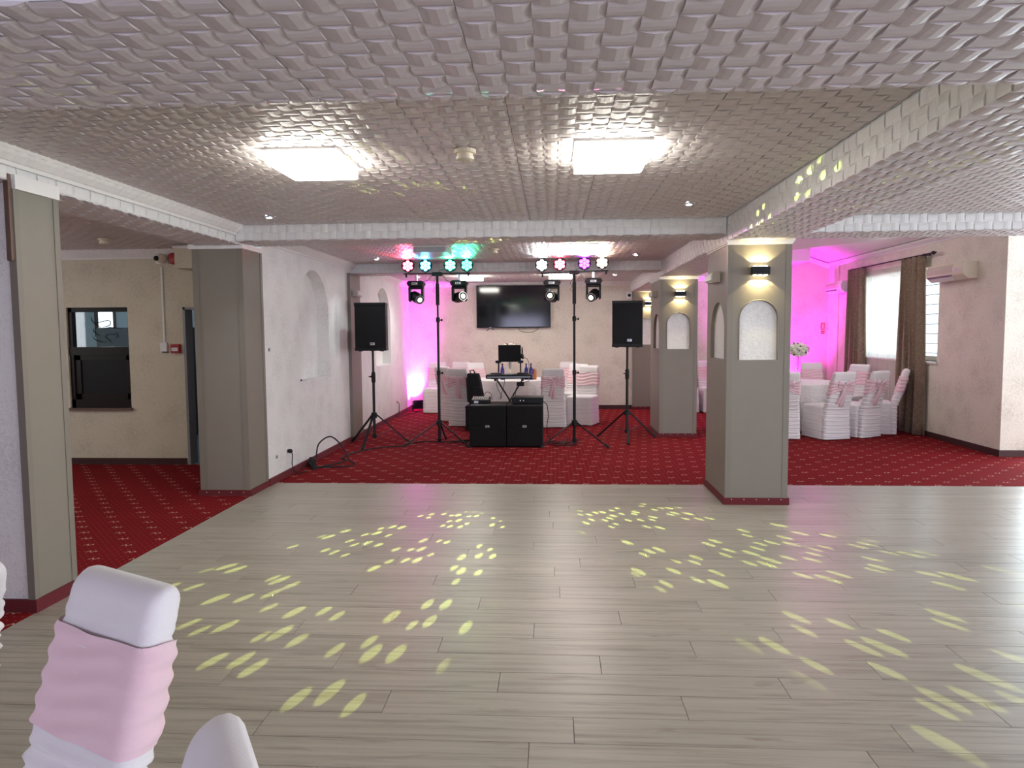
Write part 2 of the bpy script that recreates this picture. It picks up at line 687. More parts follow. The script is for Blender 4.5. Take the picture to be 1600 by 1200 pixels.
rest = MB()
nrow = int((YC + 4.2) / PW)
count = 0
for r_ in range(nrow + 1):
    y1 = YC - r_ * PW
    y0 = max(y1 - PW, -4.2)
    if y1 - y0 < 0.02:
        continue
    x = -3.0
    first = PL * ((0.37 * r_ * 1.7 + 0.3) % 1.0)
    if first < 0.15:
        first += 0.3
    while x < 8.8:
        l = first if x == -3.0 else PL
        l = min(l, 8.8 - x)
        yc = (y0 + y1) / 2
        seen = yc > 2.35 and (x + l) > -0.79 * yc - 0.1 and x < 0.66 * yc + 0.1
        if seen and count < 300:
            o = obj('plank', plank(PW, l), None, floor, loc=(x, y0, 0))
            count += 1
        else:
            rest.box(x + 0.001, y0 + 0.001, -0.011, x + l - 0.001, y1 - 0.001, -0.0002)
        x += l
pr = obj('planks_beyond', rest, 'laminate_pale_oak', floor)
pr['kind'] = 'stuff'

cp = MB().box(-8.4, -4.2, -0.10, XL - 0.005, YC, 0.004).box(-8.4, YC, -0.10, 8.8, YB + 0.1, 0.004)
struct('floor_carpet', cp, 'carpet_red', label='red carpet with small woven dashes')

# ------------------------------------------------------------------ ceilings with woven foam tiles
weave_cache = {}


def weave(w, l, ox=0.0, oy=0.0, amp=0.0078, seg=4):
    """basket-weave foam panel in the XY plane, relief towards -Z, size w x l; pattern phase (ox, oy) in cells"""
    key = (round(w, 3), round(l, 3), round(ox, 2), round(oy, 2), seg)
    if key in weave_cache:
        return weave_cache[key]
    mb = MB()
    e = 0.0015
    i0, i1 = math.floor(ox), math.ceil(ox + w / CELL)
    j0, j1 = math.floor(oy), math.ceil(oy + l / CELL)
    for i in range(i0, i1):
        for j in range(j0, j1):
            x0, x1 = (i - ox) * CELL, (i + 1 - ox) * CELL
            y0, y1 = (j - oy) * CELL, (j + 1 - oy) * CELL
            cx0, cx1 = max(x0, e), min(x1, w - e)
            cy0, cy1 = max(y0, e), min(y1, l - e)
            if cx1 - cx0 < 0.004 or cy1 - cy0 < 0.004:
                continue
            alongx = (i + j) % 2 == 0
            vs, fs = [], []
            for k in range(seg + 1):
                t = k / seg
                if alongx:
                    px = cx0 + (cx1 - cx0) * t
                    u = 2 * (px - x0) / CELL - 1
                else:
                    px = cy0 + (cy1 - cy0) * t
                    u = 2 * (px - y0) / CELL - 1
                z = -0.002 - amp * (1 - u * u)
                if alongx:
                    vs += [(px, cy0, z), (px, cy1, z), (px, cy0, 0.0), (px, cy1, 0.0)]
                else:
                    vs += [(cx0, px, z), (cx1, px, z), (cx0, px, 0.0), (cx1, px, 0.0)]
            for k in range(seg):
                a, b_ = 4 * k, 4 * k + 4
                fs += [(a, b_, b_ + 1, a + 1), (a, a + 2, b_ + 2, b_), (a + 1, b_ + 1, b_ + 3, a + 3)]
            mb.add(vs, fs)
    me = mb.mesh('tile', fix=False)
    weave_cache[key] = me
    return me


def tile(parent, w, l, loc, rot=(0, 0, 0), material='foam_tile_shaded', ox=0.0, oy=0.0, name='tile', seg=4):
    me = weave(w, l, ox, oy, seg=seg)
    if not me.materials:
        me.materials.append(MATS[material])
    if me.materials[0] != MATS[material]:
        key = (me.name, material)
        if key not in weave_cache:
            m2 = me.copy()
            m2.materials[0] = MATS[material]
            weave_cache[key] = m2
        me = weave_cache[key]
    o = bpy.data.objects.new(name, me)
    COL.objects.link(o)
    o.parent = parent
    o.location = loc
    o.rotation_euler = rot
    return o


def tile_field(parent, x0, x1, y0, y1, z, px, py):
    """tiles on a grid with phase (px, py), clipped to the field"""
    ix = math.floor((x0 - px) / T + 1e-6)
    while px + ix * T < x1 - 1e-6:
        a, b_ = max(x0, px + ix * T), min(x1, px + (ix + 1) * T)
        jy = math.floor((y0 - py) / T + 1e-6)
        while py + jy * T < y1 - 1e-6:
            c, d = max(y0, py + jy * T), min(y1, py + (jy + 1) * T)
            if b_ - a > 0.03 and d - c > 0.03:
                ox = (a - (px + ix * T)) / CELL
                oy = (c - (py + jy * T)) / CELL
                tile(parent, b_ - a, d - c, (a, c, z), ox=ox, oy=oy, seg=4 if d < 7 else 3)
            jy += 1
        ix += 1


PX, PY = -0.2085, 4.97
c1 = struct('ceiling', B(-3.0, 1.2, CZ + 0.002, XR0, YB, CZ + 0.12), 'ceiling_backing', label='woven foam tile ceiling over the dance floor')
tile_field(c1, -3.0, XR0, 2.16, 6.72, CZ, PX, PY)
tile_field(c1, -3.0, XR0, 7.15, 10.65, CZ, PX, PY)
tile_field(c1, -3.0, XR0, 11.10, YB, CZ, PX, PY)
c2 = struct('ceiling', B(-8.4, 2.0, CZ + 0.002, -3.45, 8.6, CZ + 0.12), 'ceiling_backing', label='foam tile ceiling of the left side room')
tile_field(c2, -7.0, -3.45, 4.0, 8.53, CZ, -3.45, 8.53)
c3 = struct('ceiling', B(XR1, 1.2, CZ + 0.002, 8.8, 7.2, CZ + 0.12), 'ceiling_backing', label='foam tile ceiling right of the long beam')
tile_field(c3, XR1, 6.0, 2.16, 6.72, CZ, XR1, 6.72)
# plain parts never in view
struct('ceiling_plain', MB().box(-8.4, -4.2, CZ, 8.8, 1.2, CZ + 0.12).box(-8.4, 1.2, CZ, -3.45, 2.0, CZ + 0.12), 'foam_tile_shaded', label='plain ceiling')
# right bay: raised ceiling, sloping down to the outside wall
rb = MB().box(XR1, 7.15, 3.19, 4.85, YB, 3.30)
rb.prism([(4.85, 3.19), (XW + 0.1, 2.90), (XW + 0.1, 3.02), (4.85, 3.30)], 'Y', 7.15, YB)
struct('ceiling_bay', rb, 'plaster_white', label='raised plain ceiling of the curtain bay')
struct('trim_soffit', B(3.2, 14.2, 2.93, 4.93, YB, 3.19), 'plaster_white', label='boxed duct')
struct('trim_soffit', MB().prism([(3.14, 9.77), (3.62, 9.12), (4.6, 7.8), (2.2, 7.8), (2.2, 9.77)], 'Z', 2.66, 2.80), 'foam_tile_lit', label='boxed ceiling edge')


def beam(name, x0, x1, y0, y1, z0, z1, label, faces, px=None, py=None):
    """faces: string of B (bottom) L R F K tiles"""
    e = 0.014
    o = struct(name, B(x0 + e, y0 + e, z0 + e, x1 - e, y1 - e, z1 + 0.06), 'foam_tile_lit', label=label)
    px = x0 if px is None else px
    py = y0 if py is None else py
    if 'B' in faces:
        ix = math.floor((x0 - px) / T + 1e-6)
        while px + ix * T < x1 - 1e-6:
            a, b_ = max(x0, px + ix * T), min(x1, px + (ix + 1) * T)
            jy = math.floor((y0 - py) / T + 1e-6)
            while py + jy * T < y1 - 1e-6:
                c, d = max(y0, py + jy * T), min(y1, py + (jy + 1) * T)
                if b_ - a > 0.03 and d - c > 0.03:
                    tile(o, b_ - a, d - c, (a, c, z0 + e), ox=(a - px - ix * T) / CELL, oy=(c - py - jy * T) / CELL)
                jy += 1
            ix += 1
    h = z1 - z0 - e
    if 'F' in faces or 'K' in faces:
        n = math.ceil((x1 - x0) / T - 1e-6)
        for k in range(n):
            a, b_ = x0 + k * T, min(x1, x0 + (k + 1) * T)
            if b_ - a < 0.03:
                continue
            if 'F' in faces:   # faces -Y
                tile(o, b_ - a, h, (a, y0 + e, z1), (-PI / 2, 0, 0), 'foam_tile_lit')
            if 'K' in faces:
                tile(o, b_ - a, h, (b_, y1 - e, z1), (-PI / 2, 0, PI), 'foam_tile_lit')
    if 'L' in faces or 'R' in faces:
        n = math.ceil((y1 - y0) / T - 1e-6)
        for k in range(n):
            a, b_ = y0 + k * T, min(y1, y0 + (k + 1) * T)
            if b_ - a < 0.03:
                continue
            if 'L' in faces:   # faces -X
                tile(o, b_ - a, h, (x0 + e, b_, z1), (-PI / 2, 0, -PI / 2), 'foam_tile_lit')
            if 'R' in faces:
                tile(o, b_ - a, h, (x1 - e, a, z1), (-PI / 2, 0, PI / 2), 'foam_tile_lit')
    return o


beam('beam', -3.45, 4.5, 1.49, 2.16, 2.284, CZ, 'low tiled beam crossing just ahead', 'BFK', px=-0.206, py=1.49)
beam('beam', XR0, XR1, 2.16, YB, 2.405, CZ, 'long tiled beam over the right pillars', 'BLR')
beam('beam', -3.45, XL, 2.16, 7.0, 2.455, CZ, 'tiled beam over the left pillars', 'BR')
beam('beam', XL, XR0, 6.72, 7.15, 2.475, CZ, 'cross beam at the edge of the dance floor', 'BFK')
beam('beam', XR1, 8.0, 6.72, 7.15, 2.475, CZ, 'cross beam over the right side', 'BFK')
beam('beam', XL, XR0, 10.65, 11.10, 2.485, CZ, 'cross beam over the stage lights', 'BFK')


def cornice(x0, y0, x1, y1, nx, ny, ztop, h=0.115, depth=0.085, ornate=True, name='trim_cornice', label='moulded foam cornice'):
    """crown moulding along a line, projecting along normal (nx, ny)"""
    a, b_ = Vector((x0, y0, 0)), Vector((x1, y1, 0))
    L = (b_ - a).length
    d = (b_ - a) / L
    n = Vector((nx, ny, 0))
    prof = [(0, -h), (0.012, -h), (0.016, -h + 0.022), (0.022, -h + 0.024), (0.05, -h * 0.45), (0.066, -0.026), (0.074, -0.024), (depth, -0.008), (depth, 0)]
    stp = 0.02 if ornate else L
    ns = max(1, int(L / stp))
    vs, fs = [], []
    for i in range(ns + 1):
        s_ = L * i / ns
        w = 0.0
        if ornate:
            w = 0.014 * abs(math.sin(PI * s_ / 0.1))
        for k, (o_, z) in enumerate(prof):
            off = o_ + (w if k in (4,) else (w * 0.5 if k in (3, 5) else 0))
            p = a + d * s_ + n * off
            vs.append((p.x, p.y, ztop + z))
    m_ = len(prof)
    for i in range(ns):
        for k in range(m_ - 1):
            fs.append((i * m_ + k, i * m_ + k + 1, (i + 1) * m_ + k + 1, (i + 1) * m_ + k))
    mb = MB().add(vs, fs)
    o = struct(name, mb, 'plaster_white', label=label)
    return o


# ------------------------------------------------------------------ walls
def arch_panel(mb, back, u0, u1, v0, v1, niches, depth, P, N=16):
    """wall face in (u, v) with arched recesses; P(u, v, d) maps to 3D (d = depth into the wall)"""
    def quad(a, b_, c, d):
        mb.add([a, b_, c, d], [(0, 1, 2, 3)])
    u = u0
    for (a, b_, vb, vt) in niches:
        r = (b_ - a) / 2
        vs_ = vt - r
        if a > u:
            quad(P(u, v0, 0), P(a, v0, 0), P(a, v1, 0), P(u, v1, 0))
        quad(P(a, v0, 0), P(b_, v0, 0), P(b_, vb, 0), P(a, vb, 0))
        arc = [((a + b_) / 2 - r * math.cos(PI * k / N), vs_ + r * math.sin(PI * k / N)) for k in range(N + 1)]
        for k in range(N):
            (ua, va), (ub, vb2) = arc[k], arc[k + 1]
            quad(P(ua, va, 0), P(ub, vb2, 0), P(ub, v1, 0), P(ua, v1, 0))
        loop = [(a, vb)] + arc + [(b_, vb)]
        for k in range(len(loop)):
            p, q = loop[k], loop[(k + 1) % len(loop)]
            quad(P(*p, 0), P(*q, 0), P(*q, depth), P(*p, depth))
        back.add([P(*p, depth) for p in loop], [tuple(range(len(loop)))])
        u = b_
    if u < u1:
        quad(P(u, v0, 0), P(u1, v0, 0), P(u1, v1, 0), P(u, v1, 0))


# left white wall with two arched niches
mb, bk = MB(), MB()
arch_panel(mb, bk, 7.32, YB, 0, CZ, [(8.36, 9.50, 1.033, 2.40), (12.05, 13.17, 1.04, 2.40)], 0.16, lambda u, v, d: (XL - d, u, v), 20)
mb.box(XL - 0.30, 7.32, 0, XL - 0.25, YB, CZ)
wl = struct('wall_left', mb, 'wallpaper_lit_white_sooty', label='white textured wall with arched niches')
obj('niche_back', bk, 'wallpaper_lit_white', wl)
# pilaster on the left wall
pl = struct('pillar', B(XL - 0.1, 10.42, 0, XL + 0.035, 10.98, 2.485), 'cladding_grey', label='flat grey pilaster on the left wall')
obj('edge_strip', B(XL, 10.415, 0, XL + 0.045, 10.47, 2.485), 'cladding_edge', pl)
# back wall
wb_ = MB().box(XL - 0.3, YB, 0, XW + 0.4, YB + 0.2, 3.4)
struct('wall_back', wb_, 'wallpaper_cream', label='cream textured back wall behind the stage')
# right outer wall with the window opening, and its end face
wy0, wy1, wz0, wz1 = 10.80, 13.45, 1.13, 2.52
rw = MB()
rw.box(XW, 9.25, 0, XW + 0.34, wy0, 3.1).box(XW, wy1, 0, XW + 0.34, YB, 3.1).box(XW, wy0, 0, XW + 0.34, wy1, wz0).box(XW, wy0, wz1, XW + 0.34, wy1, 3.1)
struct('wall_right', rw, 'wallpaper_cream', label='cream textured wall around the curtained window')
struct('wall_bay_corner', B(XW - 0.02, 14.45, 0, XW, YB, 2.90), 'wallpaper_cream', label='boxed corner')
struct('wall_far_right', MB().box(XW + 0.34, 9.55, 2.2, 8.8, 9.7, CZ + 0.5).box(8.25, 9.55, 0, 8.8, 9.7, 2.2), 'wallpaper_lit_white', label='wall over the glazed door')
# side wall beyond the frame with four windows
sw = MB()
ys = [-4.2]
for wy in (-1.6, 1.4, 4.4, 7.2):
    ys += [wy - 0.95, wy + 0.95]
ys.append(9.7)
for k in range(0, len(ys), 2):
    sw.box(8.5, ys[k], 0, 8.6, ys[k + 1], CZ)
sw.box(8.5, -4.2, 0, 8.6, 9.7, 0.55).box(8.5, -4.2, 2.35, 8.6, 9.7, CZ)
struct('wall_side', sw, 'wallpaper_lit_white', label='side wall with windows')
rwl = MB()
xs = [-8.4, -2.35, -0.45, 0.45, 2.35, 3.25, 5.15, 6.05, 7.95, 8.6]
for k in range(0, 10, 2):
    rwl.box(xs[k], -4.0, 0, xs[k + 1], -3.88, CZ)
rwl.box(-8.4, -4.0, 0, 8.6, -3.88, 0.6).box(-8.4, -4.0, 2.3, 8.6, -3.88, CZ)
struct('wall_rear', rwl, 'wallpaper_lit_white', label='wall behind with windows')
# left side room
hx0, hx1, hz0, hz1 = -5.97, -5.19, 0.71, 1.945
dx0, dx1, dz1 = -4.49, -3.62, 1.937
YL = 8.53
lw = MB()
lw.box(-8.4, YL, 0, hx0, YL + 0.14, CZ).box(hx0, YL, 0, hx1, YL + 0.14, hz0).box(hx0, YL, hz1, hx1, YL + 0.14, CZ)
lw.box(hx1, YL, 0, dx0, YL + 0.14, CZ).box(dx0, YL, dz1, dx1, YL + 0.14, CZ).box(dx1, YL, 0, -3.30, YL + 0.14, CZ)
struct('wall_side_room', lw, 'wallpaper_olive', label='beige wall with the serving hatch')
struct('wall_side_room_far', MB().box(-8.4, -4, 0, -8.3, 5.0, CZ).box(-8.4, 6.2, 0, -8.3, YL, CZ).box(-8.4, 5.0, 0, -8.3, 6.2, 1.1).box(-8.4, 5.0, 2.3, -8.3, 6.2, CZ), 'wallpaper_olive', label='outer wall of the side room')
struct('trim_soffit', B(-4.33, 8.08, 2.365, -3.62, YL, CZ), 'wallpaper_olive', label='boxed wallpapered soffit')
cornice(-4.345, 8.08, -3.62, 8.08, 0, -1, CZ, h=0.05, depth=0.03, ornate=False)
cornice(-7.2, YL, -4.33, YL, 0, -1, CZ)
cornice(XL, 2.16, XL, 6.72, 1, 0, CZ, h=0.10)
cornice(XL, 7.15, XL, 10.65, 1, 0, CZ, h=0.10)
cornice(XL, 11.10, XL, YB, 1, 0, CZ, h=0.10)
cornice(XL, YB, XR0, YB, 0, -1, CZ, h=0.10)
cornice(XR1, YB, 3.2, YB, 0, -1, 2.72, h=0.10, ornate=False)
# sloping white cornice in the bay
sc_ = MB()
sc_.add([(4.93, YB, 3.07), (XW, YB, 2.83), (XW, YB, 2.93), (4.93, YB, 3.17), (4.93, YB - 0.07, 3.15), (XW, YB - 0.07, 2.91)],
        [(0, 1, 2, 3), (0, 4, 5, 1), (3, 2, 5, 4)])
struct('trim_cornice', sc_, 'plaster_white', label='plain white cornice')
cornice(XW, 9.25, XW, YB, -1, 0, 2.945, h=0.085, depth=0.07, ornate=False)

# skirtings
def skirt(name, mbx, m='skirting_red', label='carpet covered skirting'):
    return struct(name, mbx, m, label=label)


skirt('baseboard_left', MB().box(XL, 7.32, 0, XL + 0.02, 10.41, 0.075).box(XL + 0.03, 10.40, 0, XL + 0.055, 11.0, 0.075).box(XL, 10.98, 0, XL + 0.02, YB, 0.075))
skirt('baseboard_back', MB().box(XL, YB - 0.02, 0, XW, YB, 0.085), 'skirting_dark')
skirt('baseboard_right', MB().box(XW - 0.02, 9.235, 0, XW, YB, 0.085).box(XW - 0.02, 9.23, 0, XW + 0.34, 9.25, 0.085), 'skirting_dark')
skirt('baseboard_side_room', MB().box(-8.3, YL - 0.02, 0, dx0 - 0.02, YL, 0.085), 'skirting_dark')


# ------------------------------------------------------------------ pillars
def crown(parent, x0, y0, x1, y1, z0, z1):
    mb = MB()
    h = z1 - z0
    mb.box(x0 - 0.008, y0 - 0.008, z0, x1 + 0.008, y1 + 0.008, z0 + h * 0.35)
    mb.box(x0 - 0.018, y0 - 0.018, z0 + h * 0.35, x1 + 0.018, y1 + 0.018, z0 + h * 0.7)
    mb.box(x0 - 0.026, y0 - 0.026, z0 + h * 0.7, x1 + 0.026, y1 + 0.026, z1)
    return obj('crown', mb, 'plaster_white', parent)


def base(parent, x0, y0, x1, y1, m='skirting_red', h=0.062):
    mb = MB().box(x0 - 0.018, y0 - 0.018, 0, x1 + 0.018, y1 + 0.018, h)
    return obj('skirting', mb, m, parent)


def studs(parent, x0, x1, y, n, z=0.05):
    mb = MB()
    for k in range(n):
        x = x0 + (x1 - x0) * (k + 0.5) / n
        mb.box(x - 0.004, y - 0.003, z - 0.003, x + 0.004, y, z + 0.003)
    o = obj('stud_row', mb, 'plaster_white', parent)
    o['kind'] = 'stuff'
    return o


def right_pillar(x0, x1, y0, y1, label, ztop=2.375, left_niche=True, rear=False):
    root = sroot('pillar', label=label)
    mb, bk = MB(), MB()
    cx = (x0 + x1) / 2
    arch_panel(mb, bk, x0, x1, 0, ztop, [(cx - 0.17, cx + 0.17, 1.335, 1.875)], 0.035, lambda u, v, d: (u, y0 + d, v))
    if left_niche:
        cy = y0 + 0.40
        arch_panel(mb, bk, y0, y1, 0, ztop, [(cy - 0.28, cy + 0.28, 1.335, 1.875)], 0.035, lambda u, v, d: (x0 + d, u, v))
    else:
        mb.add([(x0, y0, 0), (x0, y1, 0), (x0, y1, ztop), (x0, y0, ztop)], [(0, 1, 2, 3)])
    mb.add([(x1, y0, 0), (x1, y1, 0), (x1, y1, ztop), (x1, y0, ztop)], [(0, 1, 2, 3)])
    mb.add([(x0, y1, 0), (x1, y1, 0), (x1, y1, ztop), (x0, y1, ztop)], [(0, 1, 2, 3)])
    obj('cladding', mb, 'cladding_grey', root)
    obj('niche_back', bk, 'wallpaper_lit_white', root)
    for cx_, cy_ in ((x0, y0), (x1, y0)):
        s_ = 1 if cx_ == x0 else -1
        obj('corner_strip', B(min(cx_ - 0.004 * s_, cx_ + 0.048 * s_), y0 - 0.004, 0.06, max(cx_ - 0.004 * s_, cx_ + 0.048 * s_), y0 + 0.05, ztop), 'cladding_edge', root)
    # raised rim around the arch
    rim = []
    r = 0.175
    for k in range(21):
        rim.append((cx - r * math.cos(PI * k / 20), y0 - 0.002, 1.705 + r * math.sin(PI * k / 20)))
    rim = [(cx - r, y0 - 0.002, 1.335)] + rim + [(cx + r, y0 - 0.002, 1.335)]
    obj('niche_rim', MB().tube(rim, 0.005, 6), 'cladding_edge', root)
    crown(root, x0, y0, x1, y1, ztop, 2.42)
    base(root, x0, y0, x1, y1)
    studs(root, x0, x1, y0 - 0.018, 5)
    return root


p_main = right_pillar(XR0, XR1, 6.65, 7.50, 'nearest grey pillar with arched niche and lit sconce')
p_mid = right_pillar(XR0 + 0.02, XR1 + 0.01, 10.90, 11.92, 'middle grey pillar with arched niche and lit sconce')
p_far = right_pillar(XR0 + 0.05, XR1 + 0.02, 14.85, YB - 0.001, 'far grey pilaster against the back wall', ztop=2.42, left_niche=False)

root = sroot('pillar', label='grey pillar at the left edge of the dance floor')
obj('cladding', B(-3.50, 6.87, 0, -3.005, 7.325, 2.43), 'cladding_grey', root)
for x in (-3.50, -3.055):
    obj('corner_strip', B(x - 0.004, 6.864, 0.06, x + 0.054, 6.90, 2.43), 'cladding_edge', root)
obj('corner_strip', B(-3.03, 7.28, 0.06, -2.998, 7.33, 2.43), 'cladding_edge', root)
obj('crown', MB().box(-3.53, 6.84, 2.43, -2.985, 7.335, 2.475), 'plaster_white', root)
base(root, -3.50, 6.87, -3.005, 7.325)
studs(root, -3.50, -3.0, 6.852, 4, 0.04)

root = sroot('pillar', label='near left pillar, wallpapered front and grey side')
obj('wall_face', B(-3.95, 3.91, 0, -3.012, 4.25, 2.455), 'wallpaper_lit_white', root)
obj('cladding', B(-3.02, 3.915, 0, -3.0, 4.245, 2.42), 'cladding_grey', root)
obj('corner_strip', B(-3.03, 4.215, 0, -2.995, 4.262, 2.42), 'cladding_edge', root)
obj('corner_strip', B(-3.04, 3.895, 0, -2.997, 3.935, 2.42), 'cladding_edge', root)
obj('cap_trim', B(-3.04, 3.90, 2.42, -2.985, 4.262, 2.50), 'plaster_white', root)
obj('edge_board', B(-3.036, 3.872, 2.02, -3.004, 3.897, 2.50), 'wood_brown', root, bevel=0.004)
obj('skirting', MB().box(-3.97, 3.885, 0, -2.985, 4.275, 0.075), 'skirting_red', root)

# ------------------------------------------------------------------ windows and doors
# curtained window on the right wall
root = sroot('window_1', label='bright window behind the sheer curtain')
fr = MB()
fr.box(XW + 0.16, wy0, wz0, XW + 0.24, wy0 + 0.07, wz1).box(XW + 0.16, wy1 - 0.07, wz0, XW + 0.24, wy1, wz1)
fr.box(XW + 0.16, wy0, wz0, XW + 0.24, wy1, wz0 + 0.07).box(XW + 0.16, wy0, wz1 - 0.07, XW + 0.24, wy1, wz1)
fr.box(XW + 0.17, 12.16, wz0, XW + 0.23, 12.24, wz1)
obj('window_frame', fr, 'plastic_white', root)
obj('pane', B(XW + 0.195, wy0 + 0.07, wz0 + 0.07, XW + 0.201, 12.16, wz1 - 0.07), 'glass_clear', root)
obj('pane', B(XW + 0.195, 12.24, wz0 + 0.07, XW + 0.201, wy1 - 0.07, wz1 - 0.07), 'glass_clear', root)
obj('window_sill', B(XW - 0.03, wy0 - 0.03, wz0 - 0.03, XW + 0.16, wy1 + 0.03, wz0), 'plastic_white', root)
for k in range(9):
    obj('grille_bar', B(XW + 0.26, wy0, wz0 + 0.1 + k * 0.15, XW + 0.272, wy1, wz0 + 0.112 + k * 0.15), 'black_metal', root)

# serving hatch
root = sroot('window_2', label='dark framed serving hatch with etched glass')
zr = 1.36
f = MB()
f.box(hx0, YL + 0.03, hz0, hx0 + 0.05, YL + 0.10, hz1).box(hx1 - 0.02, YL + 0.03, hz0, hx1, YL + 0.10, hz1)
f.box(hx0, YL + 0.03, hz1 - 0.055, hx1, YL + 0.10, hz1).box(hx0, YL + 0.03, hz0, hx1, YL + 0.10, hz0 + 0.10)
f.box(hx0, YL + 0.02, zr, hx1, YL + 0.10, zr + 0.10)
obj('window_frame', f, 'wood_dark', root)
fl = MB()
fl.box(hx0 + 0.05, YL + 0.05, hz0 + 0.1, hx0 + 0.12, YL + 0.09, zr).box(hx1 - 0.07, YL + 0.05, hz0 + 0.1, hx1 - 0.02, YL + 0.09, zr)
fl.box(hx0 + 0.05, YL + 0.05, zr - 0.06, hx1 - 0.02, YL + 0.09, zr).box(hx0 + 0.05, YL + 0.05, hz0 + 0.1, hx1 - 0.02, YL + 0.09, hz0 + 0.17)
obj('sash', fl, 'wood_dark', root)
obj('pane', B(hx0 + 0.1, YL + 0.066, hz0 + 0.15, hx1 - 0.06, YL + 0.072, zr - 0.05), 'black_plastic', root)
obj('pane', B(hx0 + 0.05, YL + 0.066, zr + 0.1, hx1 - 0.02, YL + 0.070, hz1 - 0.055), 'glass_clear', root)
obj('window_sill', B(hx0 - 0.02, YL - 0.05, hz0 - 0.03, hx1 + 0.02, YL + 0.05, hz0), 'wood_brown', root)


def swirl(cx, cz, pts, r):
    return [(cx + a, YL + 0.055, cz + b_) for a, b_ in pts]


sw_ = MB()
cx, cz = -5.50, 1.67
for pts in ([(-0.19, 0.16), (-0.18, 0.12), (-0.15, 0.08), (-0.10, 0.045), (-0.06, 0.02)],
            [(-0.13, 0.09), (-0.05, 0.10), (0.03, 0.12), (0.055, 0.10), (0.05, 0.06), (0.0, 0.04), (-0.05, 0.03)],
            [(-0.16, 0.02), (-0.17, -0.01), (-0.13, -0.05), (-0.08, -0.08)],
            [(-0.18, -0.08), (-0.15, -0.12), (-0.08, -0.145), (-0.01, -0.155)],
            [(0.06, -0.16), (0.02, -0.12), (-0.02, -0.09), (0.0, -0.06), (0.05, -0.05), (0.09, -0.06), (0.13, -0.04), (0.14, -0.08), (0.11, -0.10)],
            [(-0.06, 0.02), (0.05, 0.03), (0.14, 0.02), (0.2, 0.01)]):
    sw_.tube(swirl(cx, cz, pts, 0), [0.003] + [0.006] * (len(pts) - 2) + [0.002], 5)
obj('etched_swirl', sw_, 'black_plastic', root)
# kitchen behind the hatch
KB = 11.6
struct('wall_kitchen', MB().box(-9.0, KB, 0, -7.56, KB + 0.1, CZ).box(-7.29, KB, 0, -3.3, KB + 0.1, CZ).box(-7.56, KB, 0, -7.29, KB + 0.1, 1.62).box(-7.56, KB, 2.08, -7.29, KB + 0.1, CZ)
       .box(-9.0, YL, 0, -8.9, KB, CZ).box(-3.4, YL + 0.14, 0, -3.3, KB, CZ).box(-9, YL, CZ, -3.3, KB, CZ + 0.1), 'kitchen_tile', label='tiled kitchen wall beyond the hatch')
kt = sroot('trim_tiles', label='kitchen wall tiles')
tm = MB().box(0.004, 0, 0.004, 0.196, 0.008, 0.096).mesh('tile')
tm.materials.append(MATS['kitchen_tile'])
for i in range(9):
    for j in range(11):
        obj('tile', tm, None, kt, loc=(-8.95 + i * 0.2 + (0.1 if j % 2 else 0) - 0.02, KB - 0.008, 1.05 + j * 0.1) if -8.95 + i * 0.2 < -7.9 else (-6.85 + (i - 5) * 0.2, KB - 0.008, 1.05 + j * 0.1))
t = thing('kitchen_cabinet', 'tall blue grey kitchen cabinet seen through the hatch glass', 'cabinet', (-6.40, 10.9, 0))
obj('body', B(-0.55, -0.3, 0.05, 0.75, 0.3, 1.72), 'kitchen_cabinet', t, bevel=0.01)
obj('door', B(-0.54, -0.33, 0.1, 0.1, -0.3, 1.70), 'kitchen_cabinet', t, bevel=0.006)
obj('door', B(0.11, -0.33, 0.1, 0.74, -0.3, 1.70), 'kitchen_cabinet', t, bevel=0.006)
obj('leg', B(-0.5, -0.25, 0, 0.7, 0.25, 0.05), 'black_plastic', t)
struct('floor_kitchen', B(-9.0, YL + 0.02, 0.0, -3.3, KB, 0.006), 'kitchen_tile', label='kitchen floor')
t = thing('ceiling_tube_lamp', 'bright tube lamp on the kitchen ceiling', 'lamp', (-6.1, 10.2, 2.55))
obj('housing', B(-0.6, -0.06, 0.04, 0.6, 0.06, 0.09), 'plastic_white', t)
obj('tube', MB().tube([(-0.58, 0, 0.0), (0.58, 0, 0.0)], 0.02), 'kitchen_light', t)
obj('socket', B(-0.6, -0.03, -0.02, -0.57, 0.03, 0.045), 'plastic_white', t)
obj('socket', B(0.57, -0.03, -0.02, 0.6, 0.03, 0.045), 'plastic_white', t)
root = sroot('window_3', label='kitchen window')
obj('window_frame', MB().box(-7.62, KB - 0.02, 1.58, -7.55, KB + 0.08, 2.12).box(-7.30, KB - 0.02, 1.58, -7.26, KB + 0.08, 2.12).box(-7.62, KB - 0.02, 1.58, -7.26, KB + 0.08, 1.63).box(-7.62, KB - 0.02, 2.07, -7.26, KB + 0.08, 2.12), 'wood_dark', root)

# doorway in the side room
root = sroot('door_1', label='dark doorway beside the left pillar')
obj('door_frame', MB().box(dx0, YL - 0.015, 0, dx0 + 0.03, YL + 0.16, dz1).box(dx1 - 0.03, YL - 0.015, 0, dx1, YL + 0.16, dz1).box(dx0, YL - 0.015, dz1 - 0.03, dx1, YL + 0.16, dz1), 'door_grey', root)
obj('door_leaf', B(dx0 + 0.06, YL + 0.17, 0.01, dx0 + 0.72, YL + 0.21, dz1 - 0.04), 'wood_dark', root, bevel=0.004)
obj('door_panel', B(dx0 + 0.16, YL + 0.162, 0.2, dx0 + 0.62, YL + 0.172, 1.75), 'wood_dark', root, bevel=0.004)

